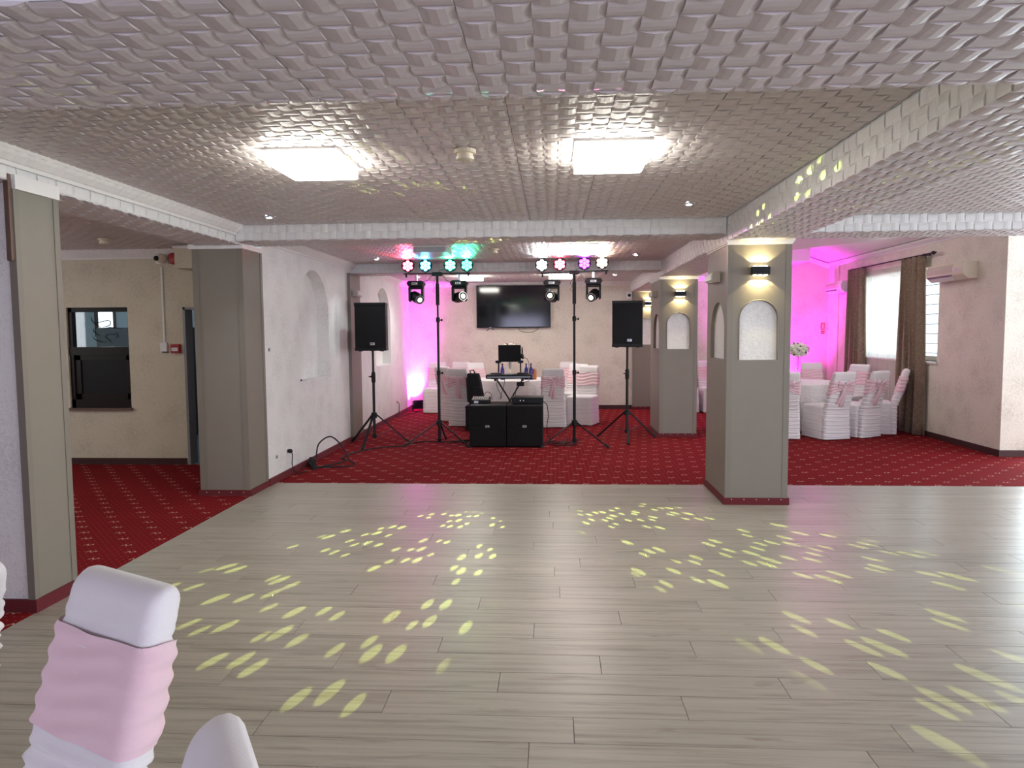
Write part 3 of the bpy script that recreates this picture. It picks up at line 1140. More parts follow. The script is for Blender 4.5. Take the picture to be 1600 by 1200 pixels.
# glazed door beyond the wall end
root = sroot('door_2', label='glazed door beyond the right wall end')
obj('door_frame', MB().box(XW + 0.345, 9.32, 0, XW + 0.42, 9.42, 2.2).box(8.15, 9.32, 0, 8.25, 9.42, 2.2).box(XW + 0.345, 9.32, 2.1, 8.25, 9.42, 2.2).box(7.05, 9.34, 0, 7.13, 9.40, 2.1), 'wood_dark', root)
obj('pane', B(XW + 0.42, 9.365, 0.1, 7.05, 9.372, 2.1), 'glass_clear', root)
obj('pane', B(7.13, 9.365, 0.1, 8.15, 9.372, 2.1), 'glass_clear', root)

# ------------------------------------------------------------------ curtains


def drape(name, y0, y1, z0, z1, x, folds, amp, m, label, n=None, flare=0.0):
    n = n or folds * 12
    vs, fs = [], []
    rows = 14
    for j in range(rows + 1):
        z = z0 + (z1 - z0) * j / rows
        tt = 1 - j / rows
        for i in range(n + 1):
            s_ = i / n
            ph = 2 * PI * folds * s_
            y = y0 + (y1 - y0) * s_ + 0.25 * amp * math.sin(2 * ph + 3 * tt)
            if flare:
                y += flare * tt * (s_ - 0.5)
            xx = x + amp * math.sin(ph + 0.6 * math.sin(2.2 * tt + 4 * s_)) * (0.75 + 0.35 * tt)
            vs.append((xx, y, z))
    for j in range(rows):
        for i in range(n):
            a = j * (n + 1) + i
            fs.append((a, a + 1, a + n + 2, a + n + 1))
    o = obj(name, MB().add(vs, fs), m, smooth=True)
    o.data.polygons.foreach_set('use_smooth', [True] * len(o.data.polygons))
    sm = o.modifiers.new('thickness', 'SOLIDIFY')
    sm.thickness = 0.006 if m != 'curtain_sheer' else 0.0
    if m == 'curtain_sheer':
        o.modifiers.remove(sm)
    return o


tag(drape('curtain', 13.10, 13.76, 0.015, 2.70, XW - 0.095, 4, 0.055, 'curtain_brown', '', flare=0.1), 'brown patterned drape on the side of the window nearer the magenta wall', 'curtain', 'brown drapes')
tag(drape('curtain', 11.05, 11.72, 0.015, 2.70, XW - 0.095, 4, 0.055, 'curtain_brown', '', flare=0.12), 'brown patterned drape next to the air conditioner and chairs', 'curtain', 'brown drapes')
tag(drape('sheer_curtain', 11.60, 13.25, 0.02, 2.63, XW - 0.022, 16, 0.014, 'curtain_sheer', ''), 'backlit white sheer curtain hanging between the two brown drapes', 'curtain')
t = thing('curtain_rod', 'dark curtain rod above the bright window', 'rod', (XW - 0.10, 12.3, 2.705))
obj('pole', MB().tube([(0, -1.45, 0), (0, 1.5, 0)], 0.012), 'wood_dark', t)
obj('finial', MB().ball((0, -1.50, 0), 0.028, 0.05, 0.028).tube([(0, -1.53, 0), (0, -1.60, 0.0)], [0.018, 0.004]), 'wood_dark', t)
obj('bracket', B(-0.01, -1.25, -0.015, 0.10, -1.22, 0.015), 'wood_dark', t)
obj('bracket', B(-0.01, 1.3, -0.015, 0.10, 1.33, 0.015), 'wood_dark', t)


# ------------------------------------------------------------------ lamps
def panel_lamp(x, y, label, on=True, sx=0.40, sy=0.50, m='lamp_diffuser'):
    t = thing('ceiling_lamp', label, 'lamp', (x, y, CZ), 0, 'square ceiling lamps')
    obj('back_plate', B(-sx / 2 - 0.01, -sy / 2 - 0.01, -0.022, sx / 2 + 0.01, sy / 2 + 0.01, -0.002), 'plastic_white', t)
    mb = MB()
    c = 0.03
    poly = []
    for (px_, py_) in ((-1, -1), (1, -1), (1, 1), (-1, 1)):
        for k in range(4):
            a = math.atan2(py_, px_) - PI / 4 + k * PI / 6
            poly.append((px_ * (sx / 2 - c) + c * math.cos(a), py_ * (sy / 2 - c) + c * math.sin(a)))
    mb.prism(poly, 'Z', -0.085, -0.022)
    obj('diffuser', mb, m if on else 'lamp_off', t, bevel=0.0)
    return t


panel_lamp(-1.40, 4.23, 'bright square ceiling lamp on the left of the dance floor')
panel_lamp(0.33, 4.20, 'bright square ceiling lamp on the right of the dance floor')
panel_lamp(0.33, 8.75, 'bright ceiling lamp just ahead of the right light bar')
panel_lamp(-1.45, 8.75, 'unlit grey ceiling lamp between the red and green stage lights', on=False)
panel_lamp(-1.47, 13.0, 'bright ceiling lamp near the back wall, left of the television', m='lamp_diffuser_rear')
panel_lamp(0.14, 12.85, 'bright ceiling lamp near the back wall, behind the right light bar', m='lamp_diffuser_rear')
panel_lamp(-5.6, 5.7, 'square ceiling lamp of the left side room')
panel_lamp(3.9, 11.2, 'added unseen ceiling lamp brightening the bay over the right table', m='lamp_diffuser_bay_fill').location.z = 3.19  # added out of view behind the cross beam to brighten the right wall


def downlight(x, y, label, power=30, z=CZ - 0.012):
    t = thing('downlight', label, 'lamp', (x, y, z), 0, 'small round ceiling spots')
    obj('ring', MB().lathe([(0.052, -0.006), (0.052, 0.0), (0.036, 0.004), (0.036, -0.010)], n=20), 'chrome', t)
    obj('lens', MB().lathe([(0.001, -0.012), (0.02, -0.012), (0.034, -0.006), (0.034, 0.0)], n=16), 'spot_lens', t)
    spotlight('beam', t, (0, 0, -0.02), (0, 0, -1), power, 110, (0.85, 0.95, 1.0), 0.6, 0.03)
    return t


for x, y, s_ in ((-2.48, 6.25, 'small round spot in the ceiling corner above the left pillar'),
                 (1.10, 5.95, 'small round spot in the ceiling beside the long right beam'),
                 (-2.42, 9.85, 'small round spot in the ceiling left of the red stage light'),
                 (1.11, 9.75, 'small round spot in the ceiling above the right loudspeaker'),
                 (1.12, 13.1, 'small round spot in the ceiling beside the far pilaster'),
                 (-2.45, 13.1, 'small round spot in the ceiling above the far left corner')):
    downlight(x, y, s_)


def sconce(x, y, z, label):
    t = thing('wall_sconce', label, 'lamp', (x, y, z), 0, 'black up and down wall sconces')
    obj('housing', B(-0.078, -0.075, -0.036, 0.078, -0.002, 0.036), 'black_metal', t, bevel=0.004)
    for s_ in (1, -1):
        for k in (-1, 0, 1):
            obj('lens', MB().lathe([(0.016, 0.0), (0.019, 0.003 * s_), (0.012, 0.008 * s_), (0.002, 0.010 * s_)], (k * 0.046, -0.036, 0.036 * s_), 12), 'sconce_lens', t)
            spotlight('beam', t, (k * 0.046, -0.036, 0.05 * s_), (0.16 * k, 0.18, s_), 4.2, 88, (1.0, 0.84, 0.42), 0.12, 0.006)
    return t


sconce(1.86, 6.646, 2.137, 'lit black sconce on the nearest pillar')
sconce(1.895, 10.896, 2.157, 'lit black sconce on the middle pillar')
sconce(1.95, 14.846, 2.17, 'lit black sconce on the far pilaster behind the right loudspeaker')


def emergency(x, y, z, label, nx=-1):
    t = thing('emergency_light', label, 'lamp', (x, y, z), 0, 'white emergency lights')
    obj('body', B(min(0, nx * 0.06), -0.16, -0.045, max(0, nx * 0.06), 0.16, 0.045), 'plastic_white', t, bevel=0.008)
    obj('diffuser', B(min(nx * 0.05, nx * 0.085), -0.14, -0.035, max(nx * 0.05, nx * 0.085), 0.14, 0.03), 'plastic_white', t, bevel=0.01)
    obj('end_cap', B(min(0, nx * 0.075), -0.165, -0.048, max(0, nx * 0.075), -0.15, 0.048), 'plastic_beige', t)
    return t


emergency(XR0, 7.12, 2.112, 'white emergency light on the side of the nearest pillar')
emergency(XR0 + 0.02, 11.40, 2.175, 'white emergency light on the side of the middle pillar')
emergency(XL + 0.035, 10.72, 2.20, 'white emergency light on the left wall pilaster above the loudspeaker', 1)


def detector(x, y, label):
    t = thing('smoke_detector', label, 'detector', (x, y, CZ), 0, 'smoke detectors')
    obj('base', MB().lathe([(0.062, -0.014), (0.062, -0.034), (0.058, -0.036)], n=20), 'plastic_cream', t)
    obj('chamber', MB().lathe([(0.045, -0.036), (0.045, -0.05), (0.052, -0.052), (0.05, -0.068), (0.03, -0.075)], n=20), 'plastic_cream', t)
    return t


detector(-0.49, 4.10, 'cream smoke detector on the ceiling between the two near lamps')
detector(-4.75, 7.45, 'smoke detector on the ceiling of the left side room')
detector(-0.72, 8.85, 'smoke detector on the ceiling between the stage light bars')


# ------------------------------------------------------------------ chairs
def rrect(hx, hy, r, n=5):
    pts = []
    for (sx, sy) in ((1, 1), (-1, 1), (-1, -1), (1, -1)):
        for k in range(n):
            a = math.atan2(sy, sx) - PI / 4 + (PI / 2) * k / (n - 1)
            pts.append((sx * (hx - r) + r * math.cos(a), sy * (hy - r) + r * math.sin(a)))
    return pts


def subdiv(pts, m=3):
    out = []
    for i in range(len(pts)):
        a, b_ = pts[i], pts[(i + 1) % len(pts)]
        L = math.hypot(b_[0] - a[0], b_[1] - a[1])
        k = max(1, int(L / 0.035))
        for j in range(k):
            out.append((a[0] + (b_[0] - a[0]) * j / k, a[1] + (b_[1] - a[1]) * j / k))
    return out


def rings_mesh(rings, cap0=True, cap1=True):
    n = len(rings[0])
    vs = [p for r in rings for p in r]
    fs = []
    for i in range(len(rings) - 1):
        for k in range(n):
            fs.append((i * n + k, i * n + (k + 1) % n, (i + 1) * n + (k + 1) % n, (i + 1) * n + k))
    if cap0:
        fs.append(tuple(reversed(range(n))))
    if cap1:
        fs.append(tuple(range((len(rings) - 1) * n, len(rings) * n)))
    return MB().add(vs, fs)


H_BACK = 1.0


def back_y(z):
    return -0.225 - max(0, z - 0.42) * 0.30


def back_section(z, grow=0.0):
    w = 0.222 - 0.046 * min(1, z / H_BACK)
    th = 0.048 - 0.005 * min(1, z / H_BACK)
    return subdiv(rrect(w + grow, th + grow, min(0.03, th * 0.9)))


NPT = len(back_section(0.0))


def ruche(z, x, y, amp):
    a = math.sin(2 * PI * z / 0.034 + 1.5 * math.sin(9 * x + 3 * y) + 1.2 * math.sin(23 * z + 6 * x))
    b_ = math.sin(2 * PI * z / 0.057 + 2.1 * math.sin(7 * x - 5 * y + 1.3))
    return amp * (0.75 * max(a, -0.4) + 0.5 * b_)


def make_chair_meshes():
    rings = []
    nz = 118
    base_n = None
    for j in range(nz + 1):
        z = 0.012 + (H_BACK - 0.012) * j / nz
        sec = back_section(min(z, 0.95))
        if base_n is None:
            base_n = len(sec)
        # resample so that all rings share a count
        sec = resample(sec, 56)
        k_top = max(0, (z - 0.955) / 0.045)
        sc = math.sqrt(max(0.0, 1 - (k_top * 0.92) ** 2)) if k_top > 0 else 1
        ring = []
        fade = 1.0 if z < 0.88 else max(0, (0.93 - z) / 0.05)
        for (x, y) in sec:
            l = math.hypot(x, y * 4) + 1e-6
            d = ruche(z, x, y, 0.0078) * fade
            nx_, ny_ = x / l, y * 4 / l
            inset = (1 - sc) * 0.03
            ring.append((x + nx_ * (d - inset), (y * (sc if k_top > 0 else 1)) + ny_ * d + back_y(z), z))
        rings.append(ring)
    back = rings_mesh(rings).mesh('back_cover', smooth=False)
    # seat cover with skirt
    rings = []
    nz = 46
    for j in range(nz + 1):
        z = 0.012 + 0.462 * j / nz
        fl = 0.012 * (1 - z / 0.47)
        sec = resample(subdiv(rrect(0.228 + fl, 0.222 + fl, 0.03)), 64)
        ring = []
        for (x, y) in sec:
            l = math.hypot(x, y) + 1e-6
            d = ruche(z * 0.8, x * 0.6, y * 0.6, 0.0028) * (1 if z < 0.43 else 0) + 0.004 * math.sin(26 * math.atan2(y, x)) * max(0, 0.10 - z) / 0.10
            ring.append((x + x / l * d, y + y / l * d + 0.03, z))
        rings.append(ring)
    for k, (gr, dz) in enumerate(((0.006, 0.012), (0.02, 0.022), (0.06, 0.030), (0.14, 0.034))):
        sec = resample(subdiv(rrect(0.228 - gr, 0.222 - gr, 0.03)), 64)
        rings.append([(x, y + 0.03, 0.474 + dz) for x, y in sec])
    seat = rings_mesh(rings).mesh('seat_cover')
    # sash
    rings = []
    for j in range(31):
        t_ = j / 30
        ring = []
        for (x, y) in resample(back_section(0.66 + 0.22 * t_), 56):
            behind = min(1.0, -y / 0.036) if y < 0 else 0.0
            pinch = behind * max(0.0, 1 - abs(x) / 0.20)
            lo, hi = 0.655 + 0.09 * pinch, 0.885 - 0.07 * pinch
            z = lo + (hi - lo) * t_
            g_ = 0.0125 + 0.0042 * math.sin(2 * PI * t_ * 4.2 + 9 * x + 1.5 * math.sin(17 * x))
            l = math.hypot(x, y * 4) + 1e-6
            ring.append((x + x / l * g_, y + y * 4 / l * g_ + back_y(z), z))
        rings.append(ring)
    sash = rings_mesh(rings, False, False).mesh('sash')
    # bow behind the back
    bow = MB()
    yb = back_y(0.79) - 0.05
    bow.ball((0, yb - 0.008, 0.79), 0.024, 0.018, 0.026, 10, 8)
    for s_ in (-1, 1):
        lp = []
        for k in range(13):
            a = 2 * PI * k / 12
            lp.append((s_ * (0.055 - 0.05 * math.cos(a)), yb - 0.014 - 0.016 * math.sin(a), 0.80 + 0.028 * math.sin(a) + 0.03 * (1 - math.cos(a)) / 2))
        # loop as a flattened ribbon tube
        vs, fs = [], []
        for k, p in enumerate(lp):
            w = 0.020 + 0.018 * (1 - math.cos(2 * PI * k / 12)) / 2
            vs += [(p[0], p[1] + 0.004, p[2] - w), (p[0], p[1] + 0.004, p[2] + w), (p[0], p[1] - 0.004, p[2] + w), (p[0], p[1] - 0.004, p[2] - w)]
        for k in range(12):
            for q in range(4):
                fs.append((4 * k + q, 4 * k + (q + 1) % 4, 4 * k + 4 + (q + 1) % 4, 4 * k + 4 + q))
        bow.add(vs, fs)
        vs, fs = [], []
        for k in range(9):
            t_ = k / 8
            z = 0.785 - 0.30 * t_ * (1.0 if s_ > 0 else 0.86)
            w = 0.016 + 0.026 * t_
            cx_ = s_ * (0.006 + 0.022 * t_) + 0.006 * math.sin(5 * t_)
            y = back_y(z) - 0.055 - 0.012 * math.sin(4 * t_)
            vs += [(cx_ - w, y + 0.004, z), (cx_ + w, y + 0.006, z), (cx_ + w, y - 0.004, z), (cx_, y - 0.014, z), (cx_ - w, y - 0.006, z)]
        for k in range(8):
            for q in range(5):
                fs.append((5 * k + q, 5 * k + (q + 1) % 5, 5 * k + 5 + (q + 1) % 5, 5 * k + 5 + q))
        fs.append((4, 3, 2, 1, 0))
        fs.append(tuple(range(40, 45)))
        bow.add(vs, fs)
    bw = bow.mesh('bow')
    for me, m in ((back, 'cover_white'), (seat, 'cover_white'), (sash, 'sash_pink'), (bw, 'sash_pink')):
        me.materials.append(MATS[m])
        me.polygons.foreach_set('use_smooth', [True] * len(me.polygons))
    return back, seat, sash, bw


def resample(pts, n):
    """closed polyline resampled to n points by arc length"""
    P = pts + [pts[0]]
    ls = [0.0]
    for a, b_ in zip(P, P[1:]):
        ls.append(ls[-1] + math.hypot(b_[0] - a[0], b_[1] - a[1]))
    tot = ls[-1]
    out, i = [], 0
    for k in range(n):
        s_ = tot * k / n
        while ls[i + 1] < s_:
            i += 1
        t_ = (s_ - ls[i]) / max(1e-9, ls[i + 1] - ls[i])
        out.append((P[i][0] + (P[i + 1][0] - P[i][0]) * t_, P[i][1] + (P[i + 1][1] - P[i][1]) * t_))
    return out


CH = make_chair_meshes()


def chair(x, y, fx, fy, label, group, sash=True, bow=True, bow_front=False, z=0.004):
    rz = math.atan2(fy, fx) - PI / 2
    t = thing('banquet_chair', label, 'chair', (x, y, z), rz, group)
    obj('back_cover', CH[0], None, t)
    obj('seat_cover', CH[1], None, t)
    if sash:
        obj('sash', CH[2], None, t, label='pink sash')
    if bow:
        b_ = obj('bow', CH[3], None, t, label='pink bow')
        if bow_front:
            yy = back_y(0.79)
            b_.matrix_local = Matrix.Translation((-0.06, 0, 0)) @ Matrix.Translation((0, yy, 0)) @ Matrix.Rotation(PI, 4, 'Z') @ Matrix.Translation((0, -yy, 0)) @ Matrix.Translation((0, -0.02, 0))
    return t


gl, gr = 'covered chairs around the stage table', 'covered chairs around the curtain bay table'
chair(-2.37, 14.40, 0.05, -1, 'white covered chair with pink bow in the far left corner by the magenta light', gl, bow_front=True)
chair(-1.86, 14.45, 0.15, -1, 'white covered chair with pink sash against the back wall, right of the corner chair', gl)
chair(-1.40, 13.98, 0.45, -1, 'ivory covered chair behind the stage table, left of the laptop', gl, bow=False)
chair(0.16, 14.15, -0.4, -1, 'covered chair with pink sash behind the stage table, right of the laptop', gl)
chair(-1.52, 12.36, 0.22, 1, 'white covered chair with pink bow and its back turned, beside the backpack', gl)
chair(-1.74, 13.02, 0.6, 0.8, 'white covered chair half hidden behind the chair beside the backpack', gl)
chair(-0.02, 12.22, -0.05, 1, 'white covered chair with pink bow seen from behind, right of the subwoofers', gl)
chair(0.52, 12.50, -0.34, -0.94, 'white covered chair with pink sash facing forward, behind the right light stand', gl)
chair(0.33, 13.18, -0.40, -0.92, 'white covered chair one place behind the one at the right light stand', gl)

chair(4.06, 10.88, -0.27, 0.96, 'ruched white chair with pink bow seen from behind, nearest to the pillar', gr)
chair(4.58, 11.08, -0.50, 0.87, 'ruched white chair with pink bow turned sideways, second from the pillar', gr)
chair(5.02, 11.40, -0.93, 0.36, 'white chair seen edge on in front of the brown drape, with hanging pink bow', gr)
chair(5.03, 12.58, -0.80, -0.60, 'white chair with pink sash in front of the sheer curtain', gr)
chair(4.68, 13.18, -0.25, -0.97, 'white chair with pink sash in front of the magenta wall', gr)
chair(3.42, 10.93, 0.12, 1, 'white covered chair mostly hidden behind the nearest pillar', gr)
chair(3.16, 14.42, 0.1, -1, 'white covered chair with pink bow seen in the gap between two pillars', gr, bow_front=True)
chair(2.62, 14.42, 0.0, -1, 'white covered chair against the back wall beside the middle pillar', gr)

gf = 'covered chairs in the foreground'
chair(-1.235, 1.33, -0.455, -0.89, 'large foreground chair in white ruched cover with wide pink sash', gf)
chair(-0.775, 0.715, -0.85, -0.53, 'foreground chair of which only the rounded white top shows', gf, sash=False, bow=False)
chair(-1.91, 1.76, -0.95, 0.30, 'chair cut off by the left picture edge, only its white corner showing', gf, sash=False, bow=False)


# ------------------------------------------------------------------ tables
def round_table(x, y, r, label, label_c):
    t = thing('round_table', label, 'table', (x, y, 0.004))
    obj('tabletop', MB().lathe([(r - 0.02, 0.715), (r - 0.01, 0.72), (r - 0.01, 0.745), (r - 0.02, 0.75)], n=48), 'wood_brown', t)
    for k in range(4):
        a = PI / 4 + k * PI / 2
        obj('leg', MB().tube([(0.5 * math.cos(a), 0.5 * math.sin(a), 0), (0.42 * math.cos(a), 0.42 * math.sin(a), 0.715)], 0.018), 'black_metal', t)
    n = 160
    rings = []
    prof = [(0.0, 0.752), (0.5, 0.752), (0.9, 0.752), (0.985, 0.752), (1.0, 0.748), (1.006, 0.735), (1.008, 0.70), (1.010, 0.6), (1.012, 0.45), (1.015, 0.3), (1.02, 0.15), (1.025, 0.03)]
    for (q, z) in prof:
        f_ = max(0, (0.74 - z)) / 0.74
        ring = []
        for k in range(n):
            a = 2 * PI * k / n
            w = f_ * (0.035 * math.sin(13 * a + 0.8 * math.sin(3 * a)) + 0.018 * math.sin(29 * a + 2))
            ring.append(((r * q + w * r) * math.cos(a), (r * q + w * r) * math.sin(a), z))
        rings.append(ring)
    c = obj('tablecloth', rings_mesh(rings, True, False), 'cloth_damask', None, smooth=True, loc=(x, y, 0.006))
    c.data.polygons.foreach_set('use_smooth', [True] * len(c.data.polygons))
    tag(c, label_c, 'tablecloth', 'white tablecloths')


round_table(-0.72, 13.08, 0.68, 'round table under the white cloth behind the stage gear', 'white damask cloth on the round table behind the stage gear')
round_table(3.95, 12.08, 0.77, 'round table under the white cloth by the curtains', 'white damask cloth on the round table by the curtains')


def centrepiece(x, y, label_v, label_b, seed):
    rnd = random.Random(seed)
    z0 = 0.762
    t = thing('trumpet_vase', label_v, 'vase', (x, y, z0), 0, 'tall table vases')
    obj('foot', MB().lathe([(0.075, 0.0), (0.075, 0.012), (0.05, 0.03), (0.02, 0.05), (0.012, 0.09)], n=20), 'plastic_white', t, smooth=True)
    obj('stem', MB().lathe([(0.012, 0.09), (0.010, 0.13), (0.022, 0.145), (0.012, 0.16)], n=14), 'plastic_white', t, smooth=True)
    obj('bowl', MB().lathe([(0.012, 0.16), (0.028, 0.22), (0.042, 0.32), (0.055, 0.42), (0.052, 0.42), (0.03, 0.24), (0.01, 0.18)], n=20), 'glass_clear', t, smooth=True)
    b_ = thing('flower_bouquet', label_b, 'flowers', (x, y, z0 + 0.53), 0, 'white flower balls')
    bl = MB()
    for k in range(7):
        a = k * 2.4
        rr = 0.010 + 0.004 * k
        bl.ball((rr * math.cos(a), rr * math.sin(a), 0.022 - 0.005 * k), 0.022, 0.018, 0.014, 7, 5)
    blm = bl.mesh('blossom')
    blm.materials.append(MATS['petal_white'])
    blm.polygons.foreach_set('use_smooth', [True] * len(blm.polygons))
    lf = MB().add([(0, 0, 0), (0.03, 0.018, 0.01), (0.075, 0, 0.0), (0.03, -0.018, 0.01), (0, 0, -0.003), (0.03, 0.015, 0.006), (0.072, 0, -0.004), (0.03, -0.015, 0.006)],
                  [(0, 3, 2, 1), (4, 5, 6, 7), (0, 1, 5, 4), (1, 2, 6, 5), (2, 3, 7, 6), (3, 0, 4, 7)]).mesh('leaf')
    lf.materials.append(MATS['leaf_dark'])
    for k in range(34):
        zz = 1 - 2 * (k + 0.5) / 34
        a = k * 2.39996
        q = math.sqrt(1 - zz * zz)
        p = Vector((0.125 * q * math.cos(a), 0.125 * q * math.sin(a), 0.085 * zz))
        d = Vector((p.x, p.y, p.z * 1.5)).normalized()
        o = obj('blossom', blm, None, b_, loc=p)
        o.rotation_euler = d.to_track_quat('Z', 'Y').to_euler()
        s_ = 0.8 + 0.5 * rnd.random()
        o.scale = (s_, s_, s_)
    for k in range(30):
        zz = rnd.uniform(-0.9, 0.95)
        a = rnd.uniform(0, 2 * PI)
        q = math.sqrt(1 - zz * zz)
        p = Vector((0.12 * q * math.cos(a), 0.12 * q * math.sin(a), 0.085 * zz))
        o = obj('leaf', lf, None, b_, loc=p)
        o.rotation_euler = (Vector((p.x, p.y, p.z + rnd.uniform(-0.03, 0.06)))).to_track_quat('X', 'Z').to_euler()
        o.scale = (0.8, 0.9, 1)
    core = obj('foam_core', MB().ball((0, 0, 0), 0.11, 0.11, 0.075), 'leaf_dark', b_)
    obj('stalk', MB().tube([(0, 0, -0.34), (0, 0, -0.06)], 0.006), 'leaf_dark', b_)
    return t


centrepiece(4.01, 12.0, 'tall trumpet vase on the table by the curtains', 'ball of white roses and dark leaves on the vase by the curtains', 3)
centrepiece(-0.78, 13.0, 'tall trumpet vase on the stage table behind the laptop', 'ball of white flowers mostly hidden behind the laptop', 5)


def bottle(x, y, label, m='glass_blue', h=0.29):
    t = thing('bottle', label, 'bottle', (x, y, 0.762), 0, 'bottles on the stage table')
    obj('body', MB().lathe([(0.034, 0), (0.037, 0.01), (0.037, h * 0.55), (0.030, h * 0.68), (0.014, h * 0.8), (0.013, h * 0.94)], n=16), m, t, smooth=True)
    obj('cap', MB().lathe([(0.016, h * 0.93), (0.016, h)], n=12), 'black_plastic', t)
    obj('label', MB().lathe([(0.0376, h * 0.12), (0.0376, h * 0.36)], n=16), 'label_white', t)


bottle(-0.90, 12.75, 'blue glass bottle to the left under the laptop')
bottle(-0.475, 12.75, 'blue glass bottle right of the laptop, white label')
bottle(-0.39, 12.75, 'blue glass bottle standing next to the amber jar')
t = thing('jar', 'small amber jar beside the blue bottles', 'jar', (-0.33, 12.8, 0.762))
obj('body', MB().lathe([(0.035, 0), (0.04, 0.02), (0.04, 0.15), (0.03, 0.18)], n=16), 'amber', t, smooth=True)
obj('lid', MB().lathe([(0.033, 0.18), (0.033, 0.2)], n=14), 'plastic_beige', t)


# ------------------------------------------------------------------ stage gear
def tripod(t, z_hub, z_low, reach, rot, r_leg=0.012, flat=True, z_brace=None):
    for k in range(3):
        a = rot + k * 2 * PI / 3
        c, s_ = math.cos(a), math.sin(a)
        mb = MB().bar((0.03 * c, 0.03 * s_, z_hub), (reach * c, reach * s_, 0.018), r_leg * 2, r_leg * 1.4)
        lg = obj('leg', mb, 'black_metal', t)
        obj('rubber_foot', MB().bar(((reach - 0.045) * c, (reach - 0.045) * s_, 0.018 + 0.045 * z_hub / reach), ((reach + 0.012) * c, (reach + 0.012) * s_, 0.014), r_leg * 2.6, 0.028), 'black_rubber', lg)
        m_ = 0.52
        obj('brace', MB().bar((0.02 * c, 0.02 * s_, z_low), (reach * m_ * c, reach * m_ * s_, z_hub * (1 - m_)), 0.018, 0.006), 'black_metal', t)
    obj('hub', MB().lathe([(0.034, z_hub - 0.05), (0.042, z_hub - 0.045), (0.042, z_hub + 0.02), (0.03, z_hub + 0.03)], n=14), 'black_plastic', t)
    obj('lower_collar', MB().lathe([(0.028, z_low - 0.02), (0.032, z_low - 0.01), (0.032, z_low + 0.02), (0.026, z_low + 0.03)], n=14), 'black_plastic', t)


def speaker(x, y, zb, zt, rz, label, label_s, rot, hub):
    t = thing('speaker_stand', label_s, 'stand', (x, y, 0.004), 0, 'tripod speaker stands')
    obj('column', MB().tube([(0, 0, 0.10), (0, 0, 1.02)], 0.020, 12), 'black_metal', t)
    obj('inner_pole', MB().tube([(0, 0, 0.98), (0, 0, zb + 0.04)], 0.0165, 12), 'black_metal', t)
    obj('collar', MB().lathe([(0.026, 0.90), (0.030, 0.92), (0.030, 1.02), (0.024, 1.05)], n=14), 'black_plastic', t)
    obj('knob', MB().lathe([(0.008, -0.06), (0.008, -0.03), (0.016, -0.03), (0.016, 0)], (0.0, -0.03, 0.985), 10, 'X'), 'black_plastic', t)
    tripod(t, hub, 0.13, 0.49, rot, 0.014)
    s_ = thing('loudspeaker', label, 'loudspeaker', (x, y, zb + 0.004), rz, 'loudspeakers on tripod stands')
    h = zt - zb
    w, wb2, d = 0.218, 0.155, 0.36
    poly = [(-w, -0.16), (w, -0.16), (w, 0.02), (wb2, 0.20), (-wb2, 0.20), (-w, 0.02)]
    obj('cabinet', MB().prism(poly, 'Z', 0.015, h - 0.008), 'black_plastic', s_, bevel=0.012)
    g_ = []
    for k in range(9):
        u = -1 + 2 * k / 8
        g_.append((u * (w - 0.012), -0.168 - 0.014 * (1 - u * u)))
    g_ += [(w - 0.012, -0.155), (-w + 0.012, -0.155)]
    obj('grille', MB().prism(g_, 'Z', 0.055, h - 0.05), 'black_grille', s_)
    for (z0, z1) in ((0.004, 0.05), (h - 0.045, h)):
        obj('end_cap', MB().prism([(p[0] * 1.012, p[1] * 1.012 - (0.012 if p[1] < -0.1 else 0)) for p in poly], 'Z', z0, z1), 'black_plastic', s_, bevel=0.008)
    bd = obj('badge', B(0.0, -0.186, 0.085, 0.062, -0.180, 0.118), 'badge_silver', s_)
    obj('badge_print', MB().box(0.006, -0.1875, 0.091, 0.018, -0.186, 0.112).box(0.022, -0.1875, 0.091, 0.034, -0.186, 0.112).box(0.038, -0.1875, 0.091, 0.046, -0.186, 0.112), 'paper_dark_print', bd)
    obj('pole_socket', MB().lathe([(0.034, -0.004), (0.034, 0.02)], n=14), 'black_plastic', s_)
    for sx in (-0.15, 0.15):
        obj('foot', B(sx - 0.025, -0.13, -0.006, sx + 0.025, -0.09, 0.006), 'black_rubber', s_)
    return s_


speaker(-2.56, 10.10, 1.352, 2.028, 0.06, 'black loudspeaker on the left stand in front of the white wall', 'tripod stand under the left loudspeaker', -PI / 2 - 0.1, 0.44)
speaker(1.09, 10.62, 1.372, 2.042, -0.10, 'black loudspeaker on the right stand beside the middle pillar', 'tripod stand under the right loudspeaker', -PI / 2 - 0.06, 0.42)


